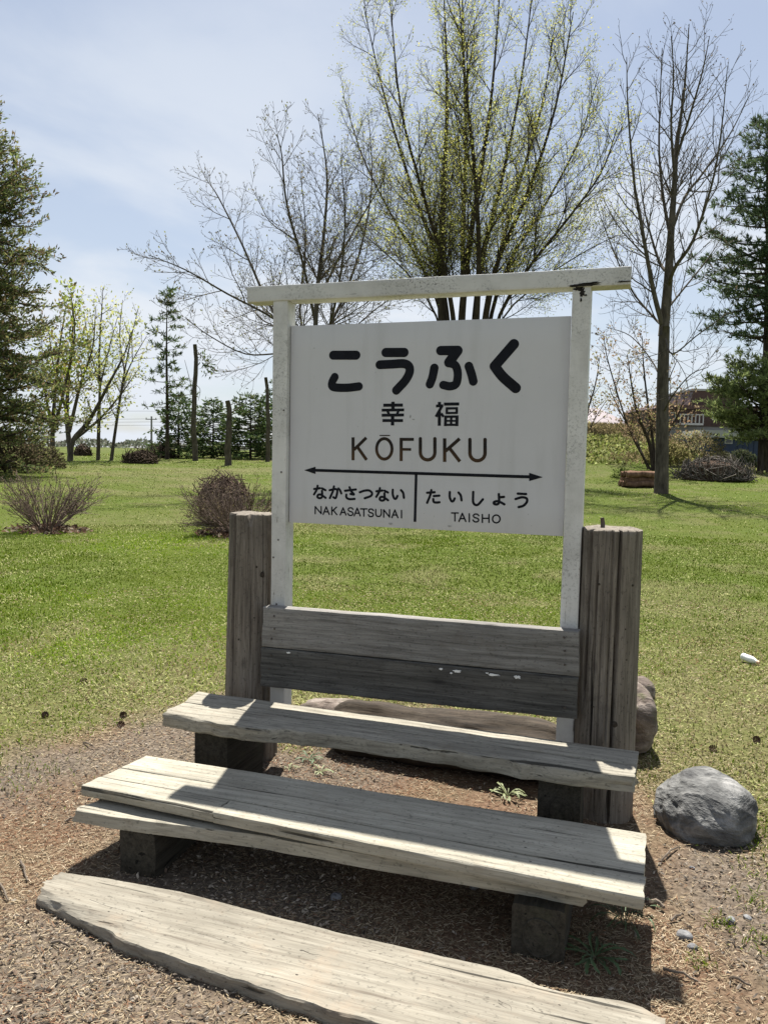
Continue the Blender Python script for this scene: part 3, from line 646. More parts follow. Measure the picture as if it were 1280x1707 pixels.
from mathutils.bvhtree import BVHTree
_bvh = {}
def drop(o, x, y):
    """height of a timber's top surface under a point"""
    if o.name not in _bvh:
        M = WM[o.name]; _bvh[o.name] = BVHTree.FromPolygons([M @ v.co for v in o.data.vertices], [tuple(p.vertices) for p in o.data.polygons])
    h = _bvh[o.name].ray_cast(Vector((x, y, 2.0)), Vector((0, 0, -1)))[0]
    return h.z if h else None
def hit(o, px, py):
    drop(o, 99, 99); d = ray(px, py); h = _bvh[o.name].ray_cast(Vector(CAM), Vector(d)); return h[0], h[1]
def knot(o, px, py, rx, rz, seed):
    h, nrm = hit(o, px, py)
    if h is None: return
    if nrm.dot(Vector(ray(px, py))) > 0: nrm = -nrm
    n = 14; a = np.linspace(0, 2*np.pi, n, endpoint=False); rr = 0.7+0.6*fbm(np.cos(a)*2+seed, np.sin(a)*2, 79, 3)
    V = np.vstack([np.stack([np.cos(a)*rr*rx, np.sin(a)*rr*rz, np.full(n, -0.004)], -1), np.stack([np.cos(a)*rr*rx*.7, np.sin(a)*rr*rz*.7, np.full(n, 0.0012)], -1), [[0, 0, 0.0014]]]); i = np.arange(n); j = (i+1) % n
    xx = Vector((0, 0, 1)).cross(nrm).normalized(); yy = nrm.cross(xx); M = Matrix((xx, yy, nrm)).transposed().to_4x4(); M.translation = h
    link('knot', mesh_np('knot', V, [np.stack([i, j, n+j, n+i], -1), np.stack([n+i, n+j, np.full(n, 2*n)], -1)], True), M_KNOT, o, M)
M_KNOT = plain('dark_knot', (0.035, 0.027, 0.02), 0.9, var=0.5, scale=60)
_sl = [c for r_ in S.objects if r_.name.startswith('log_post') for c in r_.children if c.name.startswith('shaft')]
for k, (i_, px, py, rx, rz) in enumerate(((0, 437, 958, .013, .017), (0, 398, 1066, .006, .006), (0, 428, 945, .006, .007), (1, 998, 974, .007, .006), (1, 1054, 976, .008, .006), (1, 1042, 1049, .004, .005), (1, 1044, 1100, .004, .005), (1, 1025, 1208, .012, .016), (1, 988, 1178, .008, .004), (0, 424, 1030, .005, .004))):
    knot(_sl[i_], px, py, rx, rz, k)
# ------------------------------------------------------------------ bench seat behind, step in front, plank on the ground
bench = empty('bench_seat', (0.63, -0.42, 0), 'narrow upper wooden bench of two planks on dark blocks under the sign', 'bench')
def wane_seat(t): return -0.022*math.exp(-((t-0.30)/0.03)**2)+0.02*math.exp(-((t-0.2)/0.10)**2)+0.014*math.sin(t*9)+0.014*(float(fbm(np.array([t*34]), np.array([3.3]), 2, 4)[0])-0.5)*2
timber('seat_plank', M_SEAT, (-0.312, -0.272, 0.390), (1.580, -0.300, 0.392), (-0.283, -0.426, 0.392), (1.572, -0.432, 0.392), UP, 0.05, bench, 11, 0.006, 0.003, 0.004, 0.0025, chip=0.006)
timber('seat_plank', M_SEAT, (-0.281, -0.431, 0.392), (1.572, -0.438, 0.391), (-0.288, -0.579, 0.390), (1.564, -0.540, 0.391), UP, 0.06, bench, 12, 0.009, 0.004, 0.012, 0.004, wane=wane_seat, chip=0.014)
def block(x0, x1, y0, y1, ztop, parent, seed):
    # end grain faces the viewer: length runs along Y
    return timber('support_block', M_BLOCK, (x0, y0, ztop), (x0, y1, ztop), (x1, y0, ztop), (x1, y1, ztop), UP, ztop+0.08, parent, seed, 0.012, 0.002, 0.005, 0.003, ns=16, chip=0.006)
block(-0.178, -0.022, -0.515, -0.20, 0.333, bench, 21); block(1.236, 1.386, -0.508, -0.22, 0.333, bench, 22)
def end_disc(c, rx, rz, parent):
    """heart-wood ring standing out of the end grain"""
    th = np.linspace(0, 2*np.pi, 40, endpoint=False); V = []; rs = (1.0, 0.93, 0.90, 0.0)
    for f, y in ((1.0, 0.004), (0.985, -0.0015), (0.93, -0.002), (0.90, 0.0008), (0.45, -0.0008)):
        w = 1+0.03*np.sin(3*th+1); V.append(np.stack([np.cos(th)*rx*f*w, np.full(40, y), np.sin(th)*rz*f*w], -1))
    V.append(np.array([[0, -0.001, 0]])); V = np.vstack(V); i, j = np.meshgrid(np.arange(4), np.arange(40), indexing='ij'); j2 = (j+1) % 40
    Q = np.stack([i*40+j, i*40+j2, (i+1)*40+j2, (i+1)*40+j], -1).reshape(-1, 4); jj = np.arange(40)
    T = np.stack([160+jj, 160+(jj+1) % 40, np.full(40, 200)], -1)
    link('end_grain', mesh_np('end_grain', V, [Q, T], True, sharp=40), M_BLOCK, parent, Matrix.Translation(c))
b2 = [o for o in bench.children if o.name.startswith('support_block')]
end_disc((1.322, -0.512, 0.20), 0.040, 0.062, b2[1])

step = empty('step', (0.63, -0.85, 0), 'broad pale wooden step of side-by-side boards on two dark blocks', 'step')
ZS = 0.255
def lerp(a, b, t): return tuple(a[i]+(b[i]-a[i])*t for i in range(3))
BL, FL, FR, BR = (-0.284, -0.688, ZS), (-0.341, -1.018, ZS), (1.598, -1.058, ZS), (1.608, -0.658, ZS)
def row(f0, f1, g, dz=0.0): # strip between fractions of the depth
    a0, a1, b0, b1 = lerp(BL, FL, f0+g), lerp(BR, FR, f0+g), lerp(BL, FL, f1-g), lerp(BR, FR, f1-g)
    return [np.array(v)+np.array([0, 0, dz]) for v in (a0, a1, b0, b1)]
def tb(a, f0, f1, seed, **kw): return timber('step_board', M_STEP, a[0], a[1], a[2], a[3], UP, 0.042, step, seed, **kw)
tb(row(0.0, 0.42, 0.0035), 0, 0, 31, r=0.006, top=0.0015, edge=0.002, chip=0.004)
tb(row(0.42, 0.70, 0.0030, -0.001), 0, 0, 32, r=0.003, top=0.0012, edge=0.001, chip=0.004)
a = row(0.70, 1.0, 0.003, 0.0)
sp = 0.285
mid0, mid1 = a[0]+(a[1]-a[0])*sp, a[2]+(a[3]-a[2])*sp
timber('step_board', M_STEP, a[0], mid0-[0.0015, 0, 0], a[2]+np.array([0.0, 0.006, 0]), mid1+np.array([-0.0015, 0.006, 0]), UP, 0.042, step, 33, 0.008, 0.001, 0.004, 0.0015, chip=0.008)
timber('step_board', M_STEP, mid0+[0.0015, 0, 0], a[1], mid1+[0.0015, 0, 0], a[3], UP, 0.042, step, 34, 0.007, 0.001, 0.004, 0.0015, chip=0.008)
# long bearer board under the front edge, sticking out forward at the left
lb = timber('under_board', M_STEP, (-0.280, -0.95, 0.196), (1.43, -0.90, 0.205), (-0.315, -1.083, 0.196), (1.435, -1.052, 0.207), UP, 0.045, step, 35, 0.004, 0.002, 0.006, 0.002, chip=0.02, wane=lambda t: -0.05*float(sstep(0.04, 0.42, t)))
timber('under_board', M_STEP, (-0.26, -0.72, 0.208), (1.52, -0.70, 0.210), (-0.27, -0.84, 0.208), (1.53, -0.82, 0.210), UP, 0.045, step, 36, 0.006)
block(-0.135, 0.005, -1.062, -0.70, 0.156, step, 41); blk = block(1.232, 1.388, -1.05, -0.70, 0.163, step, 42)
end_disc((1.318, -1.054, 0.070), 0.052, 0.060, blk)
M_HOLE = plain('knot_hole', (0.03, 0.025, 0.02), 0.9)
def dimple(px, py, z, rx, par, seed):
    p = on_z(px, py, z); zz = drop(par, p[0], p[1])
    if zz is None: return
    p[2] = zz+0.0007; n = 10; a = np.linspace(0, 2*np.pi, n, endpoint=False); rr = 0.7+0.6*fbm(np.cos(a)*2+seed, np.sin(a)*2, 77, 2)
    V = np.vstack([np.stack([np.cos(a)*rr*rx*1.3, np.sin(a)*rr*rx*0.75, np.full(n, -0.0012)], -1), [[0, 0, 0.0]]]); i = np.arange(n)
    link('nail_hole', mesh_np('nail_hole', V, [np.stack([i, (i+1) % n, np.full(n, n)], -1)], False), M_HOLE, par, Matrix.Translation(p))
brds = [o for o in step.children if o.name.startswith('step_board')]
for k, (px, py, rx, bi) in enumerate(((262, 1264, .007, 0), (233, 1291, .006, 0), (272, 1309, .004, 0), (329, 1275, .005, 0), (348, 1332, .004, 1), (873, 1402, .005, 1), (930, 1376, .005, 0), (926, 1394, .004, 0), (868, 1422, .004, 1), (884, 1435, .006, 3), (1065, 1443, .003, 3), (1049, 1443, .003, 3), (875, 1412, .006, 1), (898, 1405, .003, 1), (660, 1390, .004, 1), (560, 1333, .005, 0), (740, 1350, .004, 0))):
    dimple(px, py, ZS+0.0015, rx, brds[bi], k)

gp = empty('ground_plank', (0.7, -1.33, 0), 'long pale split plank lying flat on the bare ground in front', 'plank')
def plank_outline():
    fr = [(-0.262, -1.318), (-0.24, -1.330), (-0.10, -1.362), (0.03, -1.392), (0.09, -1.408), (0.12, -1.425), (0.18, -1.438), (0.26, -1.447), (0.36, -1.459), (0.55, -1.477), (0.71, -1.490), (0.95, -1.505), (1.3, -1.52), (1.62, -1.53)]
    bk = [(-0.245, -1.205), (-0.10, -1.185), (0.17, -1.167), (0.45, -1.178), (0.73, -1.190), (1.0, -1.190), (1.22, -1.188), (1.28, -1.196), (1.33, -1.222), (1.40, -1.226), (1.55, -1.205), (1.60, -1.21), (1.645, -1.235)]
    return np.array(fr), np.array(bk)
def build_plank():
    fr, bk = plank_outline(); ns = 150; zt = 0.045
    xs = np.linspace(0, 1, ns)
    x = -0.262+xs*(1.655+0.262)
    yf = np.interp(x, fr[:, 0], fr[:, 1])+0.006*(fbm(x*14, x*0, 3, 4)-0.5)*2*(1-0.4*xs)
    yb = np.interp(x, bk[:, 0], bk[:, 1])+0.003*(fbm(x*16, x*0+9, 4, 4)-0.5)*2
    ring = [(s, 0) for s in np.linspace(0.01, 0.985, 20)]+[(0.998, 0.10), (1.0, 0.35), (1.0, 0.7), (0.99, 1.0), (0.5, 1.0), (0.01, 1.0), (0, 0.6), (0, 0.3), (0.006, 0.1)]
    ring = np.array(ring); k = len(ring)
    V = np.zeros((ns, k, 3)); s, d = ring[:, 0], ring[:, 1]
    for i in range(ns):
        T = 0.05
        top = zt+0.0022*(fbm(np.full(k, x[i]*5), s*45, 15, 3)-0.5)-0.016*sstep(0.80, 1.0, s)*(1-sstep(0.10, 0.33, xs[i]))*fbm(np.full(k, x[i]*9), s*9, 19, 3)*1.6
        z = top*(1-d)+(-0.006)*d
        y = yb[i]+(yf[i]-yb[i])*s+(fbm(np.full(k, x[i]*12), d*2.5, 23, 3)-0.5)*0.014*(s > 0.98)
        xx = np.full(k, x[i])
        if i == 0: xx = xx+0.03*(fbm(s*8, d, 27, 3)-0.5)*2
        if i == ns-1: xx = xx+0.03*(fbm(s*8, d, 29, 3)-0.5)*2
        V[i] = np.stack([xx, y, z], -1)
    c = np.array([0.7, -1.33, 0.02]); Vl = V.reshape(-1, 3)-c
    i, j = np.meshgrid(np.arange(ns-1), np.arange(k), indexing='ij'); j2 = (j+1) % k
    Q = np.stack([i*k+j, (i+1)*k+j, (i+1)*k+j2, i*k+j2], -1).reshape(-1, 4)[:, ::-1]
    # ring runs from back to front on top: make faces look up
    n0 = np.cross(Vl[Q[0, 1]]-Vl[Q[0, 0]], Vl[Q[0, 2]]-Vl[Q[0, 0]])
    if n0[2] < 0: Q = Q[:, ::-1]
    jj = np.arange(k); c0 = len(Vl); Vl = np.vstack([Vl, Vl[:k].mean(0), Vl[(ns-1)*k:ns*k].mean(0)])
    T = np.vstack([np.stack([np.full(k, c0), jj, (jj+1) % k], -1), np.stack([np.full(k, c0+1), (ns-1)*k+(jj+1) % k, (ns-1)*k+jj], -1)])
    me = mesh_np('plank_body', Vl, [Q, T], True, sharp=26)
    return link('plank_body', me, M_PLANK, gp, Matrix.Translation(c))
pb = build_plank()
for k, (px, py, rx) in enumerate(((182, 1518, .005), (204, 1522, .004), (237, 1518, .005), (456, 1564, .006), (380, 1560, .004), (903, 1685, .004), (932, 1673, .005), (495, 1623, .006), (823, 1673, .003))):
    dimple(px, py, 0.048, rx, pb, 50+k)
# shallow scratched mark and splits on the plank
def scratch(pts, par, z, w=0.0022):
    P = []
    for px, py in pts:
        p = on_z(px, py, z); zz = drop(par, p[0], p[1])
        if zz is None: return
        P.append((p[0], p[1], zz-w*0.55))
    V, F = tubes_np([np.array(P)], [np.full(len(P), w)*np.linspace(1, 0.6, len(P))], 5); c = V.mean(0)
    link('scratch', mesh_np('scratch', V-c, F, True), M_HOLE, par, Matrix.Translation(c))
def lineup(a, b, n=14): return [(a[0]+(b[0]-a[0])*t, a[1]+(b[1]-a[1])*t+1.2*math.sin(t*9+a[0])) for t in np.linspace(0, 1, n)]
scratch([(830, 1666), (834, 1669), (838, 1671), (844, 1673), (849, 1675), (852, 1679), (852, 1684), (851, 1690)], pb, 0.046, 0.0015); scratch([(831, 1672), (836, 1675), (842, 1679), (850, 1682)], pb, 0.046, 0.0014); scratch([(886, 1680), (890, 1684), (893, 1687)], pb, 0.046, 0.0015)
scratch(lineup((500, 1584), (540, 1594), 8), pb, 0.046, 0.0024); scratch(lineup((212, 1534), (227, 1531), 5), pb, 0.047, 0.0026); scratch(lineup((330, 1556), (470, 1596), 30), pb, 0.0455, 0.0010); scratch(lineup((430, 1622), (610, 1668), 40), pb, 0.0455, 0.0010); scratch(lineup((150, 1500), (280, 1540), 30), pb, 0.0455, 0.0010); scratch(lineup((620, 1600), (800, 1640), 40), pb, 0.0455, 0.0009)

# ------------------------------------------------------------------ stones and the log behind the bench
def rock_mat(name, lo, mid, hi, moss=None):
    t = NT(name); q = t.pos('Object'); mq = t.n('Mapping'); mq.inputs['Rotation'].default_value = (0.3, 0.9, 0.4); mq.inputs['Scale'].default_value = (0.85, 1.0, 1.5); t.l(q, mq.inputs[0]); a = t.noise(mq.outputs[0], 7, 5, 0.62, 0.5); b = t.noise(q, 60, 3, 0.75)
    col = t.ramp(a, [(0.34, lo), (0.5, mid), (0.62, hi)])
    col = t.mix(0.6, col, t.ramp(b, [(0.3, 0.55), (0.7, 1.15)]), 'MULTIPLY')
    if moss: col = t.mix(t.ramp(t.noise(q, 9, 4, 0.7), [(0.56, 0.0), (0.68, 0.8)]), col, moss)
    return t.principled(col, 0.9, t.bump(t.math('ADD', t.math('MULTIPLY', a, 2.5), t.math('MULTIPLY', b, 0.35)), 0.7, 0.02), 0.25)
def n3(P, f, seed):
    return (fbm(P[:, 0]*f+P[:, 2]*f*0.7, P[:, 1]*f-P[:, 2]*f*0.6, seed, 4)+fbm(P[:, 1]*f+3, P[:, 2]*f+P[:, 0]*f*0.5, seed+5, 4))/2-0.5
def rock_mesh(name, sx, sy, sz, seed, amp=0.25, nu=64, nv=36, ridge=0.0, flat=2.4):
    u = np.linspace(0, 2*np.pi, nu, endpoint=False); v = np.linspace(0, np.pi, nv)
    U, Vv = np.meshgrid(u, v)
    D = np.stack([np.sin(Vv)*np.cos(U), np.sin(Vv)*np.sin(U), np.cos(Vv)], -1).reshape(-1, 3)
    e = np.sum(np.abs(D)**flat, axis=1)**(-1/flat)
    k = 1+amp*2*n3(D, 1.3, seed)+amp*0.6*n3(D, 4, seed+1)
    if ridge: k += -ridge*np.exp(-(n3(D, 2.2, seed+2)/0.035)**2)
    P = D*(e*k)[:, None]*np.array([sx, sy, sz])
    i, j = np.meshgrid(np.arange(nv-1), np.arange(nu), indexing='ij'); j2 = (j+1) % nu
    Q = np.stack([i*nu+j, (i+1)*nu+j, (i+1)*nu+j2, i*nu+j2], -1).reshape(-1, 4)
    return mesh_np(name, P, Q, True)
M_ROCK = rock_mat('grey_boulder_stone', (0.06, 0.06, 0.06), (0.15, 0.15, 0.145), (0.28, 0.275, 0.265))
M_ROCK_B = rock_mat('brown_rock_stone', (0.07, 0.055, 0.045), (0.15, 0.12, 0.10), (0.26, 0.22, 0.19), (0.10, 0.10, 0.05))
def thing(o, label, cat, group=None): return tag(o, label, cat, group)
def place(name, me, mat, loc, rz=0.0, rx=0.0, scale=1.0):
    M = Matrix.Translation(loc) @ Matrix.Rotation(rz, 4, 'Z') @ Matrix.Rotation(rx, 4, 'X') @ Matrix.Scale(scale, 4)
    return link(name, me, mat, None, M)
thing(place('boulder', rock_mesh('boulder', 0.188, 0.20, 0.158, 23, 0.27, 130, 70, 0.03, 2.25), M_ROCK, (1.845, 0.045, 0.045), 0.3), 'rounded grey boulder sitting on the ground right of the bench', 'boulder')
thing(place('rock', rock_mesh('rock', 0.15, 0.22, 0.165, 12, 0.16, 60, 36, 0.04, 3.4), M_ROCK_B, (1.505, 0.84, 0.155), 0.25), 'dark brown rock half hidden behind the thick right log post', 'rock')
thing(place('rock', rock_mesh('rock', 0.09, 0.10, 0.09, 15, 0.18, 40, 24), M_ROCK_B, (1.60, 1.72, 0.03), 0.4), 'small mossy stone behind the right log post beyond the brown rock', 'rock')
thing(place('rock', rock_mesh('rock', 0.24, 0.12, 0.10, 18, 0.25, 60, 36, 0.14, 3.0), M_ROCK_B, (0.06, 0.52, 0.05), 0.15), 'low pale stone behind the left end of the bench log', 'rock')
M_LOG = wood('fallen_log_bark', (0.094, 0.073, 0.053), (0.058, 0.045, 0.033), (0.022, 0.018, 0.014), 0, 0.5, 0.9, (0.089, 0.076, 0.058), 0.4, 1.0)
def log_body():
    ns, na = 90, 48; x = np.linspace(-0.52, 0.62, ns); a = np.linspace(0, 2*np.pi, na, endpoint=False)
    A, X = np.meshgrid(a, x)
    R = 0.135*(1+0.26*(fbm(X*2.6, np.cos(A)*1.2+np.sin(A)*0.8, 5, 4)-0.5)*2+0.10*(fbm(X*5, np.cos(A)*4+np.sin(A)*3, 6, 3)-0.5))
    R *= np.sqrt(np.clip(1-((np.abs(X-0.05)-0.46)/0.11).clip(0)**2*0.5, 0.05, 1))
    V = np.stack([X+0*A, R*np.cos(A), R*np.sin(A)+0.02*np.sin(X*3)], -1).reshape(-1, 3)
    i, j = np.meshgrid(np.arange(ns-1), np.arange(na), indexing='ij'); j2 = (j+1) % na
    Q = np.stack([i*na+j, i*na+j2, (i+1)*na+j2, (i+1)*na+j], -1).reshape(-1, 4)
    c = len(V); V = np.vstack([V, [x[0], 0, 0], [x[-1], 0, 0]]); jj = np.arange(na)
    T = np.vstack([np.stack([np.full(na, c), (jj+1) % na, jj], -1), np.stack([np.full(na, c+1), (ns-1)*na+jj, (ns-1)*na+(jj+1) % na], -1)])
    me = mesh_np('fallen_log', V, [Q, T], True, sharp=50)
    return me
thing(place('fallen_log', log_body(), M_LOG, (0.66, 0.255, 0.125), -0.05), 'brown weathered log lying on the ground behind the bench seat', 'log')
M_BOTTLE = plain('white_plastic', (0.72, 0.74, 0.70), 0.35, 0.5, var=0.05)
M_CAP = plain('pale_orange_cap', (0.62, 0.40, 0.26), 0.5, var=0.1)
def bottle():
    p = ground_pt(1248, 1106); root = empty('plastic_bottle', (p[0], p[1], p[2]), 'small white plastic bottle lying on the lawn at the right edge', 'bottle')
    prof = [(-0.06, 0.0), (-0.06, 0.020), (-0.052, 0.026), (-0.02, 0.024), (-0.015, 0.026), (0.02, 0.026), (0.04, 0.019), (0.052, 0.011), (0.062, 0.011)]
    def lathe(name, pr, m):
        n = 20; a = np.linspace(0, 2*np.pi, n, endpoint=False)
        V = np.vstack([np.stack([np.full(n, x), np.cos(a)*max(r, 1e-4), np.sin(a)*max(r, 1e-4)], -1) for x, r in pr])
        i, j = np.meshgrid(np.arange(len(pr)-1), np.arange(n), indexing='ij'); j2 = (j+1) % n
        Q = np.stack([i*n+j, i*n+j2, (i+1)*n+j2, (i+1)*n+j], -1).reshape(-1, 4)
        link(name, mesh_np(name, V, Q, True, sharp=40), m, root, Matrix.Translation((p[0], p[1], p[2]+0.034)) @ Matrix.Rotation(rad(-38), 4, 'Z') @ Matrix.Rotation(rad(8), 4, 'Y'))
    lathe('body', prof, M_BOTTLE); lathe('cap', [(0.060, 0.0), (0.060, 0.013), (0.076, 0.013), (0.076, 0.0)], M_CAP)
bottle()

# ------------------------------------------------------------------ leaves and branches
def leaf_quads(P, D, ln, wd, seed=0, roll=None):
    """diamond leaves: P base points, D unit directions"""
    g = np.random.default_rng(seed); n = len(P)
    rv = g.normal(size=(n, 3)); S_ = np.cross(D, rv); S_ /= np.maximum(np.linalg.norm(S_, axis=1, keepdims=True), 1e-6)
    ln = np.broadcast_to(np.asarray(ln, float), n)[:, None]; wd = np.broadcast_to(np.asarray(wd, float), n)[:, None]
    m = P+D*ln*0.45
    V = np.stack([P, m+S_*wd*0.5, P+D*ln, m-S_*wd*0.5], 1).reshape(-1, 3)
    return V, np.arange(4*n).reshape(n, 4)
def rdirs(n, g, up=0.0):
    d = g.normal(size=(n, 3)); d[:, 2] += up; return d/np.linalg.norm(d, axis=1, keepdims=True)
def col_var(n, cols, g, k=4, jit=0.25, w=None):
    """per-leaf colour: a random pick of the palette, jittered, repeated for k vertices"""
    c = np.array(cols)[g.choice(len(cols), n, p=w)]*(1+jit*(g.random((n, 1))*2-1))
    return np.repeat(c, k, axis=0)
M_LEAF = vcol_leaf('leaf_cover', 0.55); M_NEEDLE = vcol_leaf('needle_foliage', 0.42)
def bark(name, lo, hi):
    t = NT(name); q = t.pos('Object', (9, 9, 2.2)); a = t.noise(q, 1.0, 4, 0.65)
    return t.principled(t.ramp(a, [(0.3, lo), (0.7, hi)]), 0.95, t.bump(a, 0.6, 0.03), 0.1)
M_BARK = bark('grey_brown_bark', (0.045, 0.038, 0.030), (0.14, 0.12, 0.095))
M_BARK_D = bark('dark_bark', (0.025, 0.020, 0.016), (0.085, 0.068, 0.052))
M_TWIG = bark('red_brown_twigs', (0.085, 0.060, 0.047), (0.22, 0.17, 0.14))

class Tree:
    def __init__(s, seed): s.g = random.Random(seed); s.np = np.random.default_rng(seed); s.br = []; s.tips = []; s.rk = 1.0; s.maxlev = 2
    def add(s, pts, r0, r1, lev):
        P = np.array(pts, float); s.br.append((P, np.linspace(r0, r1, len(P)), lev)); return P
    def grow(s, p, d, L, r, lev, prm):
        """prm: per level (wobble, upward pull, children per metre, child angle, child length ratio, start)"""
        g = s.g; wob, trop, cpm, cang, clen, t0 = prm[min(lev, len(prm)-1)]
        n = max(3, int(L/max(0.18, L/9)))
        p = Vector(p); d = Vector(d).normalized(); pts = [tuple(p)]; ds = [d.copy()]
        for i in range(n):
            d = d+Vector((g.gauss(0, wob), g.gauss(0, wob), g.gauss(0, wob)+trop)); d.normalize()
            p = p+d*(L/n); pts.append(tuple(p)); ds.append(d.copy())
        s.add(pts, r, max(r*0.22, s.rmin), lev)
        s.children(pts, L, r, lev, prm)
    def children(s, pts, L, r, lev, prm, skip=0.0, scale=None):
        g = s.g
        if lev >= s.maxlev:
            s.tips.append((pts[-1], np.array(pts[-1])-np.array(pts[-2]))); s.tips.append((pts[len(pts)//2], np.array(pts[-1])-np.array(pts[-2]))); return
        wob, trop, cpm, cang, clen, t0 = prm[min(lev, len(prm)-1)]
        nc = max(2, int(L*cpm+g.random())); n = len(pts)-1; ph = g.random()*6.28
        for k in range(nc):
            t = t0+(1-t0)*(k+g.random()*0.8)/nc
            t = max(t, skip); f = min(t*n, n-1e-3); i = int(f)
            a, b = Vector(pts[i]), Vector(pts[i+1]); q = a.lerp(b, f-i); dd = (b-a).normalized()
            ph += 2.4+g.gauss(0, 0.4); ax = dd.orthogonal().normalized(); ax.rotate(Matrix.Rotation(ph, 3, dd))
            ang = cang*(0.75+0.5*g.random()); nd = dd*math.cos(ang)+ax*math.sin(ang)
            l = clen*(scale if scale else L)*(1-0.62*t)*(0.65+0.7*g.random())
            rr = max(r*(1-0.75*t)*0.55, s.rmin)
            if l > 0.08: s.grow(q, nd, l, min(rr, s.rk*(0.006+0.013*l)), lev+1, prm)
        s.tips.append((pts[-1], np.array(pts[-1])-np.array(pts[-2])))
    def meshes(s, split):
        out = []
        for test in (lambda r: r >= split, lambda r: r < split):
            V, F, off = [], [], 0
            for k, lo, hi in ((9, 0.06, 9), (5, 0.018, 0.06), (3, 0, 0.018)):
                sel = [(P, R) for P, R, l in s.br if test(R[0]) and lo <= R[0] < hi]
                if not sel: continue
                v, f = tubes_np([a for a, _ in sel], [b for _, b in sel], k); V.append(v)
                F += [q+off for q in f]; off += len(v)
            out.append((np.vstack(V), F) if V else None)
        return out
def finish_tree(T, name, base, label, bark_m, leaf=None, split=0.022, group=None, twig_m=None):
    root = empty(name, tuple(base), label, 'tree', group); M = Matrix.Translation(tuple(base)); b = np.array(base)
    big, small = T.meshes(split)
    if big: link('trunk', mesh_np('trunk', big[0]-b, big[1], True), bark_m, root, M)
    if small: link('twigs', mesh_np('twigs', small[0]-b, small[1], True), twig_m or bark_m, root, M)
    if leaf is not None:
        V, F, C = leaf; link('crown', mesh_np('crown', V-b, F, False, C), M_LEAF, root, M)
    return root
def tip_leaves(T, per, ln, wd, spread, cols, seed, keep=1.0, w=None, up=0.3, jit=0.25):
    g = np.random.default_rng(seed)
    P = np.array([p for p, d in T.tips]); D = np.array([d for p, d in T.tips]); D = D/np.maximum(np.linalg.norm(D, axis=1, keepdims=True), 1e-6)
    k = g.random(len(P)) < keep; P, D = P[k], D[k]
    P = np.repeat(P, per, 0)+g.normal(size=(len(P)*per, 3))*spread; D = np.repeat(D, per, 0)*0.8+rdirs(len(P), g, up)
    D /= np.linalg.norm(D, axis=1, keepdims=True)
    V, F = leaf_quads(P, D, ln*(0.6+0.8*g.random(len(P))), wd*(0.6+0.8*g.random(len(P))), seed)
    return V, F, col_var(len(P), cols, g, 4, jit, w)
def limb(T, D, pts, r0, r1, lev, base_d=0.0):
    """measured limb: (px, py, depth offset) at distance D -> smooth world polyline"""
    P = smooth([at(px, py, D+dd) for px, py, dd in pts], 4); T.add(P, r0, r1, lev); return [tuple(p) for p in P]
def plen(P): P = np.array(P); return float(np.linalg.norm(np.diff(P, axis=0), axis=1).sum())
def gbase(px, D):
    p = at(px, 760, D); return np.array([p[0], p[1], g1(p[0], p[1])])

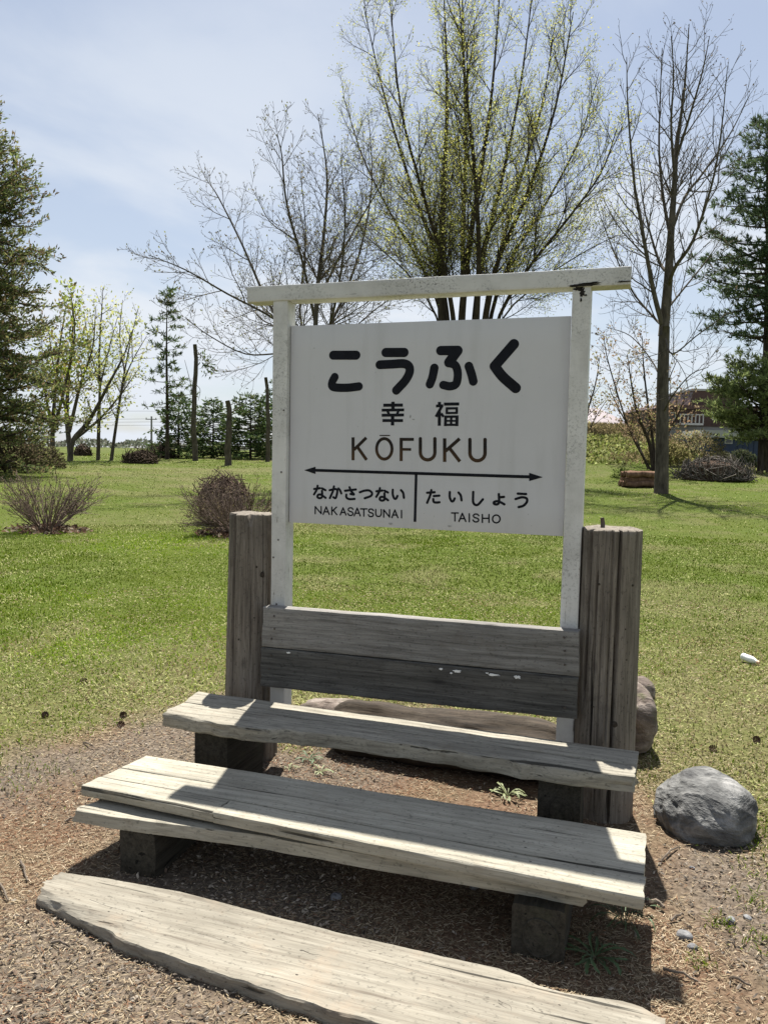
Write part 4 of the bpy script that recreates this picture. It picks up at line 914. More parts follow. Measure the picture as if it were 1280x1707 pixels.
# --- big many-stemmed tree behind the sign, just coming into leaf
def big_tree():
    D = 30.0; T = Tree(101); T.maxlev = 3; T.rmin = 0.005; T.rk = 0.72; b = gbase(768, D)
    prm = [(0.05, 0.03, 1.35, 0.58, 0.50, 0.24), (0.085, 0.045, 4.4, 0.60, 0.50, 0.10), (0.12, 0.05, 7.2, 0.7, 0.6, 0.06), (0.15, 0.05, 0, 0.7, 0.4, 0.1)]
    stems = [  # (px,py,depth) from base up
     ([(752, 790, 0), (738, 560, 0), (735, 430, .2), (740, 300, .5), (745, 150, .8), (738, -50, 1.1)], .28),
     ([(764, 790, 0), (768, 560, 0), (779, 430, -.4), (799, 300, -.8), (820, 150, -1.2), (836, -60, -1.5)], .23),
     ([(776, 790, 0), (789, 560, .3), (804, 430, .9), (836, 300, 1.6), (866, 150, 2.3), (892, -50, 2.8)], .20),
     ([(784, 792, 0), (804, 560, -.4), (828, 440, -1.0), (880, 320, -1.8), (925, 180, -2.6), (955, 20, -3.0)], .17),
     ([(758, 790, .3), (748, 560, .6), (727, 430, 1.3), (682, 300, 2.2), (638, 150, 3.0), (606, 10, 3.4)], .16),
     ([(768, 790, -.3), (758, 560, -.8), (738, 440, -1.6), (704, 320, -2.8), (668, 180, -3.5), (650, 0, -4)], .15),
     ([(790, 790, .2), (812, 560, .8), (848, 440, 1.7), (912, 335, 2.8), (966, 230, 3.6), (998, 120, 4)], .13),
     ([(788, 792, -.3), (822, 560, -1.2), (872, 460, -2.2), (942, 370, -3.2), (1000, 290, -3.9), (1028, 215, -4.2)], .10),
     ([(756, 792, .2), (742, 560, .9), (706, 450, 1.7), (656, 365, 2.4), (606, 265, 3.0), (572, 160, 3.4)], .11),
     ([(772, 790, .6), (771, 420, 3.0), (776, 250, 4.2), (772, 60, 5), (768, -80, 5.2)], .17),
     ([(778, 790, -.7), (797, 480, -2.6), (792, 300, -4.2), (776, 150, -5), (765, 0, -5.4)], .15),
     ([(790, 792, .2), (826, 560, .5), (890, 478, .9), (965, 425, 1.1), (1028, 392, 1.3)], .06),
     ([(754, 792, -.2), (736, 560, -.8), (690, 470, -1.4), (640, 420, -2), (598, 385, -2.4)], .06),
     ([(786, 790, .5), (812, 520, 1.6), (858, 330, 3.2), (902, 180, 4.2), (925, 40, 4.8)], .14)]
    for pts, r in stems:
        r = r*0.78; P = limb(T, D, pts, r, 0.014, 0)
        T.children(P, plen(P), r, 0, prm, skip=0.30, scale=6.6)
    lf = tip_leaves(T, 3, 0.062, 0.042, 0.12, [(0.40, 0.40, 0.10), (0.33, 0.36, 0.09), (0.46, 0.43, 0.15), (0.27, 0.30, 0.08)], 5, 0.62)
    finish_tree(T, 'budding_tree', b, 'tall many-stemmed tree with yellow-green spring leaves rising behind the sign', M_BARK_D, lf, 0.03)
big_tree()
# --- bare spreading tree left of it
def bare_tree():
    D = 24.0; T = Tree(202); T.maxlev = 3; T.rmin = 0.0045; T.rk = 0.66; b = gbase(522, D)
    prm = [(0.06, 0.03, 2.3, 0.66, 0.50, 0.10), (0.09, 0.05, 4.8, 0.7, 0.50, 0.08), (0.12, 0.06, 6.5, 0.75, 0.6, 0.08), (0.15, 0.05, 0, 0.7, 0.4, 0.1)]
    stems = [
     ([(522, 800, 0), (524, 650, 0), (528, 500, 0), (540, 390, 0), (545, 290, .3), (530, 190, .5)], .15),
     ([(524, 640, 0), (500, 570, -.5), (455, 530, -1.2), (380, 490, -2.0), (310, 450, -2.6), (248, 425, -3)], .075),
     ([(524, 620, 0), (480, 560, .5), (440, 490, 1.2), (405, 410, 1.8), (365, 330, 2.3), (345, 300, 2.5)], .09),
     ([(524, 640, 0), (545, 555, 0), (575, 490, .6), (605, 400, 1.2), (620, 300, 1.6), (615, 200, 2)], .085),
     ([(526, 540, 0), (505, 440, -.8), (478, 340, -1.6), (470, 260, -2), (462, 225, -2.2)], .07),
     ([(525, 600, 0), (470, 590, -1), (410, 590, -1.8), (350, 560, -2.4), (310, 530, -2.8)], .045),
     ([(530, 500, 0), (570, 420, -1), (610, 350, -1.8), (640, 300, -2.3)], .06),
     ([(524, 640, 0), (560, 580, 1), (620, 520, 1.8), (680, 480, 2.4)], .05),
     ([(524, 630, .2), (500, 520, 2), (510, 400, 3), (500, 280, 3.6)], .07),
     ([(524, 630, -.2), (560, 500, -2), (575, 380, -3), (568, 260, -3.5)], .07)]
    for pts, r in stems:
        r = r*0.72; P = limb(T, D, pts, r, 0.010, 0); T.children(P, plen(P), r, 0, prm, skip=0.22 if pts[0][1] < 700 else 0.45, scale=4.6)
    lf = tip_leaves(T, 1, 0.07, 0.035, 0.02, [(0.09, 0.075, 0.05), (0.13, 0.11, 0.06), (0.16, 0.17, 0.07)], 6, 0.55, up=0.8)
    finish_tree(T, 'bare_tree', b, 'leafless spreading tree with budding twigs behind the sign\'s upper left corner', M_BARK, lf, 0.02)
bare_tree()
# --- tall bare tree right of the sign
def right_tree():
    D = 27.0; T = Tree(303); T.maxlev = 2; T.rmin = 0.005; T.rk = 0.72; b = gbase(1104, D)
    prm = [(0.05, 0.03, 2.4, 0.72, 0.50, 0.10), (0.09, 0.05, 4.6, 0.66, 0.50, 0.10), (0.12, 0.06, 2.5, 0.7, 0.45, 0.1)]
    T.add(smooth([b-[0, 0, .2], b+[0, 0, .35], at(1103, 740, D), at(1104, 640, D), at(1107, 545, D)], 4), .25, .17, 0)
    stems = [
     ([(1105, 560, 0), (1113, 470, 0), (1117, 400, .1), (1122, 330, .2), (1128, 240, .4), (1140, 150, .6), (1148, 40, .8)], .17, .5),
     ([(1106, 550, 0), (1092, 500, -.4), (1080, 440, -.8), (1066, 360, -1.2), (1056, 300, -1.5), (1046, 180, -1.8), (1044, 95, -2)], .09, .2),
     ([(1113, 455, 0), (1100, 440, .5), (1085, 395, 1), (1072, 340, 1.4), (1060, 250, 1.8)], .06, .2),
     ([(1112, 480, 0), (1125, 445, -.6), (1155, 400, -1.2), (1185, 310, -1.8), (1200, 230, -2.2), (1212, 110, -2.5)], .07, .2),
     ([(1117, 390, 0), (1140, 330, .8), (1170, 290, 1.4), (1215, 225, 2), (1248, 160, 2.4)], .06, .2),
     ([(1118, 400, 0), (1105, 330, 1), (1098, 250, 1.5), (1100, 160, 1.9), (1103, 80, 2)], .06, .2),
     ([(1108, 520, 0), (1140, 480, .8), (1180, 430, 1.5), (1205, 390, 2)], .04, .2),
     ([(1106, 545, 0), (1090, 530, .8), (1050, 480, 1.6), (1015, 400, 2.4), (990, 330, 3)], .05, .2),
     ([(1107, 560, 0), (1120, 590, -1), (1160, 560, -1.8), (1215, 520, -2.6)], .035, .2),
     ([(1124, 300, .2), (1118, 210, -.6), (1122, 130, -1), (1118, 60, -1.2)], .05, .15),
     ([(1128, 260, .4), (1150, 190, -.2), (1170, 120, -.8), (1182, 60, -1)], .05, .15),
     ([(1105, 640, 0), (1085, 600, 1), (1050, 560, 2), (1010, 545, 2.6)], .03, .3),
     ([(1104, 690, 0), (1120, 660, -1), (1150, 625, -2), (1180, 612, -2.4)], .03, .3)]
    for pts, r, sk in stems:
        P = limb(T, D, pts, r, 0.01, 0); T.children(P, plen(P), r, 0, prm, skip=sk, scale=4.8)
    lf = tip_leaves(T, 1, 0.085, 0.035, 0.02, [(0.07, 0.055, 0.04), (0.12, 0.10, 0.06)], 7, 0.45, up=0.2)
    finish_tree(T, 'bare_tree', b, 'tall slim leafless tree with straight trunk right of the sign', M_BARK, lf, 0.03)
right_tree()
# --- smaller deciduous trees: fans of stems from one foot
def fan_tree(name, label, px, D, stems, seed, prm, scale, leafcols, leaf, keep, per=2, spread=0.1, skip=0.25, bark_m=None, maxlev=3, group=None, lw=0.6):
    T = Tree(seed); T.maxlev = maxlev; T.rmin = 0.006; b = gbase(px, D)
    for pts, r in stems:
        P = limb(T, D, pts, r, 0.012, 0); T.children(P, plen(P), r, 0, prm, skip=skip, scale=scale)
    lf = tip_leaves(T, per, leaf, leaf*lw, spread, leafcols, seed, keep) if leafcols else None
    finish_tree(name, label) if False else finish_tree(T, name, b, label, bark_m or M_BARK, lf, 0.03, group)
PRM = [(0.06, 0.04, 1.9, 0.65, 0.46, 0.12), (0.1, 0.05, 3.0, 0.7, 0.46, 0.10), (0.13, 0.06, 3.6, 0.7, 0.5, 0.1), (0.15, 0.05, 0, 0.7, 0.4, 0.1)]
fan_tree('red_leaf_tree', 'small fan-shaped tree with reddish young leaves behind the slim trunk', 1090, 36,
    [([(1090, 800, 0), (1082, 740, 0), (1062, 690, -.5), (1052, 640, -1), (1045, 590, -1.4)], .10), ([(1092, 800, 0), (1096, 740, 0), (1102, 690, .6), (1112, 640, 1.2), (1128, 600, 1.6)], .09),
     ([(1090, 790, 0), (1088, 740, .5), (1080, 680, 1.2), (1072, 610, 2), (1070, 560, 2.4)], .09), ([(1094, 795, 0), (1110, 730, -1), (1130, 690, -1.6), (1142, 660, -2)], .06), ([(1086, 795, 0), (1060, 735, 1), (1030, 680, 2), (1012, 640, 2.5)], .06),
     ([(1088, 790, 0), (1050, 720, -1), (1015, 610, -1.6), (1005, 560, -2)], .05)], 404, PRM, 3.2, [(0.22, 0.145, 0.09), (0.25, 0.17, 0.11), (0.21, 0.20, 0.08), (0.27, 0.21, 0.13)], 0.115, 0.95, 3, 0.12, 0.3, M_BARK_D)
fan_tree('red_leaf_tree', 'pale reddish-leaved tree standing on the grassy mound beside the right post', 985, 44,
    [([(975, 735, 0), (978, 690, 0), (992, 640, 0), (1000, 590, 0)], .08), ([(975, 735, 0), (968, 680, .5), (960, 620, 1)], .08), ([(976, 735, 0), (990, 700, -.5), (1010, 668, -1)], .05)], 405, PRM, 3.4, [(0.25, 0.18, 0.10), (0.25, 0.24, 0.09)], 0.15, 0.7, 2, 0.12, 0.3)
GC = [(0.40, 0.42, 0.13), (0.33, 0.37, 0.11), (0.44, 0.43, 0.18)]
fan_tree('budding_tree', 'leaning forked tree with pale spring leaves beside the left conifer', 118, 43,
    [([(117, 775, 0), (122, 735, 0), (150, 700, 0), (182, 640, -.5), (208, 590, -.8), (225, 540, -1)], .16), ([(118, 760, 0), (112, 690, .4), (116, 620, .8), (122, 550, 1.2), (120, 490, 1.5)], .14), ([(122, 735, 0), (165, 700, .8), (200, 660, 1.2), (235, 610, 1.8)], .09), ([(116, 720, 0), (135, 640, -.8), (155, 580, -1.4), (160, 510, -2)], .10), ([(116, 700, 0), (92, 620, -.5), (80, 540, -1)], .08)],
    506, PRM, 4.2, GC, 0.17, 0.8, 2, 0.16, 0.3)
fan_tree('budding_tree', 'thin straight young tree nearest the leaning forked one on the far lawn', 164, 44,
    [([(164, 770, 0), (165, 720, 0), (167, 650, 0), (166, 590, .2), (170, 520, .3), (172, 480, .4)], .11), ([(166, 650, 0), (180, 590, -.6), (196, 530, -1)], .05), ([(166, 640, 0), (150, 580, .6), (140, 520, 1)], .05)], 507, PRM, 3.4, GC, 0.15, 0.75, 2, 0.13, 0.45)
fan_tree('budding_tree', 'thin slanting young tree between the straight one and the tall thin fir', 187, 44,
    [([(186, 768, 0), (191, 730, 0), (200, 670, 0), (208, 620, .2), (220, 560, .3), (232, 510, .4)], .10), ([(204, 640, 0), (222, 600, -.8), (245, 560, -1.4)], .05), ([(208, 620, 0), (200, 560, .6), (205, 500, 1)], .05), ([(195, 700, 0), (182, 670, .6), (178, 640, 1)], .03)], 508, PRM, 3.2, GC, 0.14, 0.6, 2, 0.12, 0.45)
fan_tree('budding_tree', 'leafy yellow-green tree growing in front of the left conifer', 88, 40,
    [([(90, 790, 0), (88, 730, 0), (92, 660, 0), (100, 580, .3), (112, 500, .5)], .14), ([(90, 720, 0), (110, 640, -.6), (125, 560, -1), (118, 480, -1.4)], .08), ([(89, 720, 0), (74, 640, .6), (70, 560, 1)], .08)], 509, PRM, 3.8, [(0.26, 0.31, 0.05), (0.20, 0.25, 0.05), (0.24, 0.19, 0.07)], 0.19, 0.9, 3, 0.18, 0.3)

# ------------------------------------------------------------------ conifers
def conifer(name, label, px, D, top_py, prof, seed, cols, nb=60, droop=0.35, twig=0.55, tuft=None, dens=9, trunk_r=0.2, z0=0.08, lw=0.35, ln=0.22, upturn=0.25, base=None, lean=0.0, bark_m=None, group=None, gap=0.0, top=None, fan=0.0, scat=0.0, leaf_m=None):
    """prof(t) -> branch length at height fraction t; foliage sits along side twigs, flat sprays or round pine tufts"""
    g = np.random.default_rng(seed); R = random.Random(seed)
    b = gbase(px, D) if base is None else np.array(base); tp = at(px, top_py, D) if top is None else np.array(top)
    H = tp[2]-b[2]; T = Tree(seed); T.rmin = 0.006
    axis = np.array([b[0]+(tp[0]-b[0]), b[1]+(tp[1]-b[1]), tp[2]])
    def ax(t): return b+(tp-b)*t
    T.add([ax(t)+np.array([math.sin(t*5+seed), math.cos(t*4+seed), 0])*0.012*H*t*(1-t) for t in np.linspace(-0.02, 1, 14)], trunk_r, 0.012, 0)
    LP, LD = [], []
    for k in range(nb):
        t = z0+(1-z0)*((k+R.random())/nb)**0.92
        az = k*2.39996+R.gauss(0, 0.35)
        if R.random() < gap: continue
        L = prof(t)*(0.72+0.5*R.random())
        if L < 0.1: continue
        p = ax(t); d = np.array([math.cos(az), math.sin(az), 0.25-0.1*R.random()-droop*(1-t)+scat*R.gauss(0, 0.6)])
        n = 7; pts = [p]
        for i in range(n):
            f = (i+1)/n
            d = d+np.array([R.gauss(0, .06), R.gauss(0, .06), -droop*0.14*(1-t)+upturn*0.16*f]); d = d/np.linalg.norm(d)
            p = p+d*L/n; pts.append(p)
        pts = np.array(pts); T.add(pts, max(0.008, min(trunk_r*0.4, 0.022*L)), 0.006, 1)
        # side twigs
        m = max(3, int(L*dens*0.5)); 
        for q in range(m):
            f = 0.22+0.78*(q+R.random())/m; x = f*n; i = min(int(x), n-1); pt = pts[i]+(pts[i+1]-pts[i])*(x-i)
            dd = pts[i+1]-pts[i]; dd = dd/np.linalg.norm(dd); sd = np.cross(dd, [0, 0, 1]); sd = sd/max(np.linalg.norm(sd), 1e-6)*(1 if q % 2 else -1)
            l = twig*(0.35+0.65*(1-abs(f-0.55)))*(0.6+0.7*R.random())*min(1, 0.4+L/3)
            td = dd*0.65+sd*(0.5+0.4*R.random())+np.array([0, 0, R.gauss(0.02, 0.18)]); td = td/np.linalg.norm(td)
            e = pt+td*l+np.array([0, 0, -0.08*l]); T.add([pt, (pt+e)/2+np.array([0, 0, .03*l]), e], 0.008, 0.005, 2)
            if tuft:
                for s_ in (e, pt+td*l*0.55):
                    LP.append(np.repeat(s_[None], tuft, 0)); LD.append(rdirs(tuft, g, 0.55)+td[None]*0.5)
            else:
                c = max(3, int(l*dens*1.6)); ff = g.random(c)
                LP.append(pt+td[None]*l*ff[:, None]+g.normal(size=(c, 3))*0.05); LD.append(td[None]*0.9+sd[None]*g.normal(size=(c, 1))*0.5+rdirs(c, g, -0.1)*0.6+np.array([[0, 0, fan]])*g.random((c, 1)))
        c = 5; LP.append(np.repeat(pts[-1][None], c, 0)); LD.append(rdirs(c, g)+dd[None])
    c = 10; LP.append(np.repeat(ax(0.985)[None], c, 0)+g.normal(size=(c, 3))*[.05, .05, .2]); LD.append(rdirs(c, g, 1.0))
    P = np.vstack(LP); Dn = np.vstack(LD); Dn /= np.linalg.norm(Dn, axis=1, keepdims=True)
    V, F = leaf_quads(P, Dn, ln*(0.6+0.8*g.random(len(P))), ln*lw*(0.7+0.6*g.random(len(P))), seed)
    C = col_var(len(P), cols, g, 4, 0.3)
    root = empty(name, tuple(b), label, 'tree', group); M = Matrix.Translation(tuple(b)); big, small = T.meshes(0.03)
    link('trunk', mesh_np('trunk', big[0]-b, big[1], True), bark_m or M_BARK_D, root, M)
    if small: link('branches', mesh_np('branches', small[0]-b, small[1], True), bark_m or M_BARK_D, root, M)
    link('crown', mesh_np('crown', V-b, F, False, C), leaf_m or M_NEEDLE, root, M)
    return len(P)
DKG = [(0.062, 0.098, 0.038), (0.085, 0.125, 0.042), (0.05, 0.078, 0.034), (0.11, 0.13, 0.05)]
CED = [(0.13, 0.165, 0.06), (0.17, 0.20, 0.07), (0.095, 0.125, 0.055), (0.21, 0.20, 0.085), (0.17, 0.125, 0.07)]
conifer('cedar_tree', 'large dense dark green conifer cut off by the left edge', -42, 31, 165, lambda t: 0.4+3.8*(1-t)**0.7*(0.66+0.34*min(1, t*4)), 601, CED, nb=270, droop=0.30, twig=0.85, dens=12.5, trunk_r=.28, z0=0.06, lw=0.34, ln=0.175, upturn=0.9, gap=0.05, fan=0.7, scat=0.8)
conifer('pine_tree', 'tall dark pine with layered boughs at the right edge', 1278, 45, 205, lambda t: 0.3+5.6*(1-t)**0.7*(0.55+0.45*min(1, max(0, t-0.3)*3.5)), 602, [(0.075, 0.11, 0.055), (0.10, 0.135, 0.06), (0.055, 0.082, 0.045)], nb=125, droop=0.20, twig=1.0, tuft=18, dens=5.2, trunk_r=.30, z0=0.36, lw=0.18, ln=0.30, upturn=0.7, gap=0.10, scat=0.5)
conifer('pine_tree', 'lower rounded bushy pine in front of the tall pine at right', 1268, 42, 612, lambda t: 0.4+2.0*math.sqrt(max(0, 1-((t-0.55)/0.5)**2)), 603, [(0.20, 0.25, 0.09), (0.25, 0.29, 0.11), (0.15, 0.19, 0.075)], nb=95, droop=0.10, twig=0.7, tuft=14, dens=7, trunk_r=.16, z0=0.30, lw=0.2, ln=0.26, upturn=0.5, scat=0.3, leaf_m=M_LEAF)
conifer('fir_tree', 'tall thin sparse fir standing alone on the left', 279, 47, 484, lambda t: 0.25+2.1*(1-t)**0.75*(0.7+0.6*math.sin(t*19)), 604, DKG, nb=46, droop=0.22, twig=0.6, tuft=9, dens=5, trunk_r=.13, z0=0.22, lw=0.22, ln=0.26, upturn=0.3, gap=0.15)
conifer('spruce_tree', 'dark bushy young spruce behind the tall dead trunk', 298, 50, 660, lambda t: 0.25+1.9*(1-t)**0.8, 605, DKG, nb=60, droop=0.2, twig=0.5, dens=12, trunk_r=.09, z0=0.03, ln=0.26)
conifer('spruce_tree', 'dark bushy young spruce between the two dead trunks', 356, 52, 668, lambda t: 0.25+1.9*(1-t)**0.7, 606, DKG, nb=64, droop=0.2, twig=0.5, dens=12, trunk_r=.09, z0=0.03, ln=0.26)
conifer('spruce_tree', 'dark bushy young spruce just left of the left sign post', 418, 50, 660, lambda t: 0.3+2.1*(1-t)**0.65, 607, DKG, nb=70, droop=0.2, twig=0.5, dens=12, trunk_r=.09, z0=0.03, ln=0.26)
conifer('spruce_tree', 'dark bushy young spruce partly hidden by the left sign post', 462, 53, 640, lambda t: 0.3+2.0*(1-t)**0.65, 608, DKG, nb=60, droop=0.2, twig=0.5, dens=12, trunk_r=.09, z0=0.03, ln=0.26)
# dead trunks
def snag(px, D, top, r, seed, label, branches=(), sprig=None):
    T = Tree(seed); T.rmin = 0.008; b = gbase(px, D); tp = at(px-2, top, D)
    T.add([b-[0, 0, .2]]+[b+(tp-b)*t+np.array([.07*math.sin(5*t+seed)+.03*math.sin(17*t), .05*math.cos(7*t), 0]) for t in np.linspace(0, 1, 9)], r*1.15, r*0.72, 0)
    for pts, rr in branches: limb(T, D, pts, rr, 0.01, 1)
    g = np.random.default_rng(seed); lf = None
    if sprig:
        P = np.vstack([at(x, y, D)+g.normal(size=(22, 3))*0.16 for x, y in sprig]); Dn = rdirs(len(P), g, -0.2)
        V, F = leaf_quads(P, Dn, 0.28, 0.09, seed); lf = (V, F, col_var(len(P), DKG, g))
    finish_tree(T, 'dead_tree', b, label, M_BARK, lf, 0.012)
snag(326, 45, 574, .15, 701, 'tall bare dead trunk with one green sprig near its broken top', [([(323, 590, 0), (335, 592, 0), (345, 605, 0), (358, 622, .2)], .035), ([(326, 690, 0), (318, 640, 0), (308, 600, .3)], .03), ([(326, 640, 0), (334, 650, 0), (331, 668, 0)], .02)], [(338, 594), (346, 604), (353, 616), (344, 612)])
snag(382, 40, 668, .17, 702, 'short thick broken trunk with a bare branch pointing right', [([(382, 690, 0), (394, 683, 0), (404, 676, 0), (413, 664, .2)], .04), ([(383, 676, 0), (392, 672, 0), (402, 675, 0)], .025), ([(382, 720, 0), (390, 716, 0)], .03)])
snag(447, 46, 629, .13, 703, 'grey dead trunk beside the left sign post')

# ------------------------------------------------------------------ shrubs, heaps, hedges
def shrub(px, D, w, h, n, seed, label, lean=0.0, leafn=0, cx=0.0, sub=7):
    T = Tree(seed); T.maxlev = 2; T.rmin = 0.0035; b = gbase(px, D); R = T.g
    prm = [(0.09, 0.03, sub, 0.55, 0.5, 0.25), (0.13, 0.04, 13, 0.65, 0.5, 0.12), (0.15, 0.03, 0, 0.6, 0.4, 0.1)]
    for k in range(n):
        a = R.random()*6.283; s_ = R.random()**0.6; o = np.array([math.cos(a), math.sin(a), 0])
        d = o*s_*w/h*1.0+np.array([lean*_fy, -lean*_fx, 0])+np.array([0, 0, 1.0])
        L = h*(0.65+0.5*R.random())*(1+0.15*s_)
        T.grow(b+o*0.16*R.random()+np.array([0, 0, -0.02]), d, L, 0.011+0.006*R.random(), 0, prm)
    lf = tip_leaves(T, 1, 0.035, 0.02, 0.01, [(0.16, 0.13, 0.07), (0.12, 0.10, 0.07)], seed, 0.35)
    root = empty('shrub', tuple(b), label, 'shrub', 'leafless shrubs on the lawn'); M = Matrix.Translation(tuple(b))
    V, F, off = [], [], 0
    for k, lo, hi in ((5, 0.009, 9), (3, 0, 0.009)):
        sel = [(P, R_) for P, R_, l in T.br if lo <= R_[0] < hi]; v, f = tubes_np([a for a, _ in sel], [c for _, c in sel], k); V.append(v); F += [q+off for q in f]; off += len(v)
    link('stems', mesh_np('stems', np.vstack(V)-b, F, True), M_TWIG, root, M)
    V, F, C = lf; link('buds', mesh_np('buds', V-b, F, False, C), M_LEAF, root, M)
    g = np.random.default_rng(seed); m = 520; rr = 0.62*g.random(m)**0.8; aa = g.random(m)*6.283
    P = np.stack([b[0]+rr*np.cos(aa)*1.2, b[1]+rr*np.sin(aa), np.zeros(m)], -1); P[:, 2] = gh(P[:, 0], P[:, 1])+0.01+0.09*g.random(m)*(1-rr/0.62)
    Dn = rdirs(m, g); Dn[:, 2] = np.abs(Dn[:, 2])*0.4; V, F = leaf_quads(P, Dn/np.linalg.norm(Dn, axis=1, keepdims=True), 0.09, 0.05, seed)
    link('leaf_mulch', mesh_np('leaf_mulch', V-b, F, False, col_var(m, [(0.14, 0.085, 0.06), (0.20, 0.14, 0.10), (0.09, 0.055, 0.04), (0.30, 0.25, 0.19)], g)), M_LEAF, root, M)
shrub(78, 14.3, 1.25, 0.92, 44, 801, 'leafless shrub with reddish stems fanning from a mulched foot at far left')
shrub(392, 13.4, 1.7, 0.95, 62, 802, 'leafless tangled shrub half hidden by the left log post', lean=-0.4)
def heap(name, label, px, D, w, dpt, h, n, seed, L, r, mat, cat='brush pile', round_=False, cpy=None):
    """tangle of separate sticks piled up as one heap"""
    g = np.random.default_rng(seed); b = gbase(px, D); polys, rads = [], []
    for k in range(n):
        a = g.random()*6.283; q = math.sqrt(g.random())
        hz = h*(1-q**2)**0.6
        c = np.array([q*math.cos(a)*w, q*math.sin(a)*dpt, hz*(0.15+0.85*g.random()) if not round_ else h*0.5+h*0.5*math.sqrt(max(0, 1-q*q))*g.choice([-1, 1, 1])*(0.7+0.3*g.random())])
        d = rdirs(1, g)[0]; nrm = np.array([c[0]/w**2, c[1]/dpt**2, (c[2]-h*0.3)/h**2]); nrm /= np.linalg.norm(nrm); d = d-nrm*np.dot(d, nrm)*0.85; d /= np.linalg.norm(d)
        l = L*(0.4+0.9*g.random()); cv = -nrm*0.12*l
        P = np.array([c-d*l/2+cv, c-d*l/6, c+d*l/6, c+d*l/2+cv])+g.normal(size=(4, 3))*0.02*l; P[:, 2] = np.maximum(P[:, 2], 0.0)
        polys.append(P); rads.append(np.array([1, 1, .8, .5])*r*(0.5+g.random()))
    V, F = tubes_np(polys, rads, 4); root = empty(name, tuple(b), label, cat); M = Matrix.Translation(tuple(b))
    link('sticks', mesh_np('sticks', V, F, True), mat, root, M)
    core = rock_mesh('core', w*(0.6 if round_ else 0.72), dpt*0.66, h*(0.34 if round_ else 0.58), seed, 0.5, 40, 24)
    link('dead_leaves', core, M_MULCH, root, M @ Matrix.Translation((0, 0, h*0.5 if round_ else h*0.12)))
M_MULCH = plain('dead_leaf_mass', (0.075, 0.050, 0.035), 0.95, 0.1, var=0.6, scale=25)
M_VINE = bark('dead_vine', (0.05, 0.033, 0.024), (0.16, 0.115, 0.09)); M_STICK_D = bark('dark_brush', (0.03, 0.022, 0.017), (0.10, 0.075, 0.055)); M_STICK_G = bark('grey_brush', (0.05, 0.045, 0.04), (0.18, 0.16, 0.14))
heap('brush_pile', 'round brown ball of dead vines behind the tangled shrub', 374, 15.3, 0.52, 0.50, 0.82, 340, 901, 0.8, 0.008, M_VINE, round_=True)
heap('brush_pile', 'low dark heap of dead branches on the far left lawn', 234, 41, 0.95, 0.7, 0.62, 300, 902, 1.0, 0.022, M_STICK_D)
heap('brush_pile', 'small dark root heap beside the forked tree at far left', 139, 52, 0.55, 0.5, 0.75, 160, 903, 0.7, 0.03, M_STICK_D)
heap('brush_pile', 'wide grey heap of cut branches below the blue shed', 1188, 34, 1.55, 1.0, 0.95, 520, 904, 1.1, 0.016, M_STICK_G)
heap('brush_pile', 'dark brush lying at the foot of the tall thin fir', 270, 50, 1.0, 0.7, 0.8, 200, 906, 1.1, 0.02, M_STICK_D)
# stack of cut logs left of the slim trunk
def log_stack():
    D = 29.5; b = gbase(1073, D); root = empty('log_stack', tuple(b), 'low stack of short reddish-brown logs beside the slim trunk', 'log stack'); g = random.Random(5)
    u = np.array([_fy, -_fx, 0]); v = np.array([_fx, _fy, 0])
    for r_ in range(3):
        for k in range(4):
            s0 = -0.72+g.uniform(-.06, .06); s1 = 0.72+g.uniform(-.1, .1); y = -0.35+k*0.22+(r_ % 2)*0.1; z = 0.10+r_*0.18+g.uniform(-.02, .02)
            P = [b+u*s+v*(y+g.uniform(-.03, .03))+np.array([0, 0, z+g.uniform(-.03, .03)]) for s in np.linspace(s0, s1, 6)]
            V, F = tubes_np([np.array(P)], [np.array([.1, .11, .1, .11, .1, .105])*g.uniform(.85, 1.1)], 9)
            link('log', mesh_np('log', V-b, F, True, sharp=50), M_LOGC, root, Matrix.Translation(tuple(b)))
M_LOGC = bark('cut_log_bark', (0.07, 0.04, 0.028), (0.24, 0.15, 0.10))
log_stack()
def hedge(px, D, w, h, seed, label, cols, n=2600, ln=0.12, name='shrub', cat='shrub', group=None):
    g = np.random.default_rng(seed); b = gbase(px, D); d = rdirs(n, g); d[:, 2] = np.abs(d[:, 2])
    k = (0.55+0.45*g.random(n)**0.4)*(1+0.5*n3(d, 2.0, seed)); P = d*k[:, None]*[w, w*0.8, h]
    V, F = leaf_quads(P, d*0.6+rdirs(n, g)*0.8, ln, ln*0.6, seed); root = empty(name, tuple(b), label, cat, group); M = Matrix.Translation(tuple(b))
    link('foliage', mesh_np('foliage', V, F, False, col_var(n, cols, g)), M_LEAF, root, M)
    T = Tree(seed); T.rmin = 0.006; R = T.g
    for q in range(9):
        e = np.array([R.gauss(0, w*.4), R.gauss(0, w*.35), h*.8]); T.add([b, b+e*[.4, .4, .5], b+e], .02, .008, 0)
    v, f = tubes_np([p for p, _, _ in T.br], [r for _, r, _ in T.br], 4); link('stems', mesh_np('stems', v-b, f, True), M_BARK_D, root, M)
HG = [(0.05, 0.065, 0.03), (0.075, 0.08, 0.045), (0.04, 0.045, 0.03)]
hedge(1236, 56, 0.95, 1.15, 951, 'dark clipped round shrub in front of the blue shed', HG)
hedge(1206, 54, 0.8, 1.0, 952, 'grey-green low shrub left of the clipped round one', [(0.11, 0.11, 0.07), (0.08, 0.085, 0.05)])
hedge(1152, 41, 1.6, 1.25, 953, 'pale yellow-green leafing thicket behind the grey branch heap', [(0.20, 0.19, 0.09), (0.15, 0.14, 0.07), (0.22, 0.17, 0.10)], 1700, 0.13)
hedge(1110, 38, 1.0, 1.0, 954, 'pale low thicket at the foot of the red-leaved tree', [(0.22, 0.19, 0.09), (0.16, 0.15, 0.06)], 1500, 0.14)
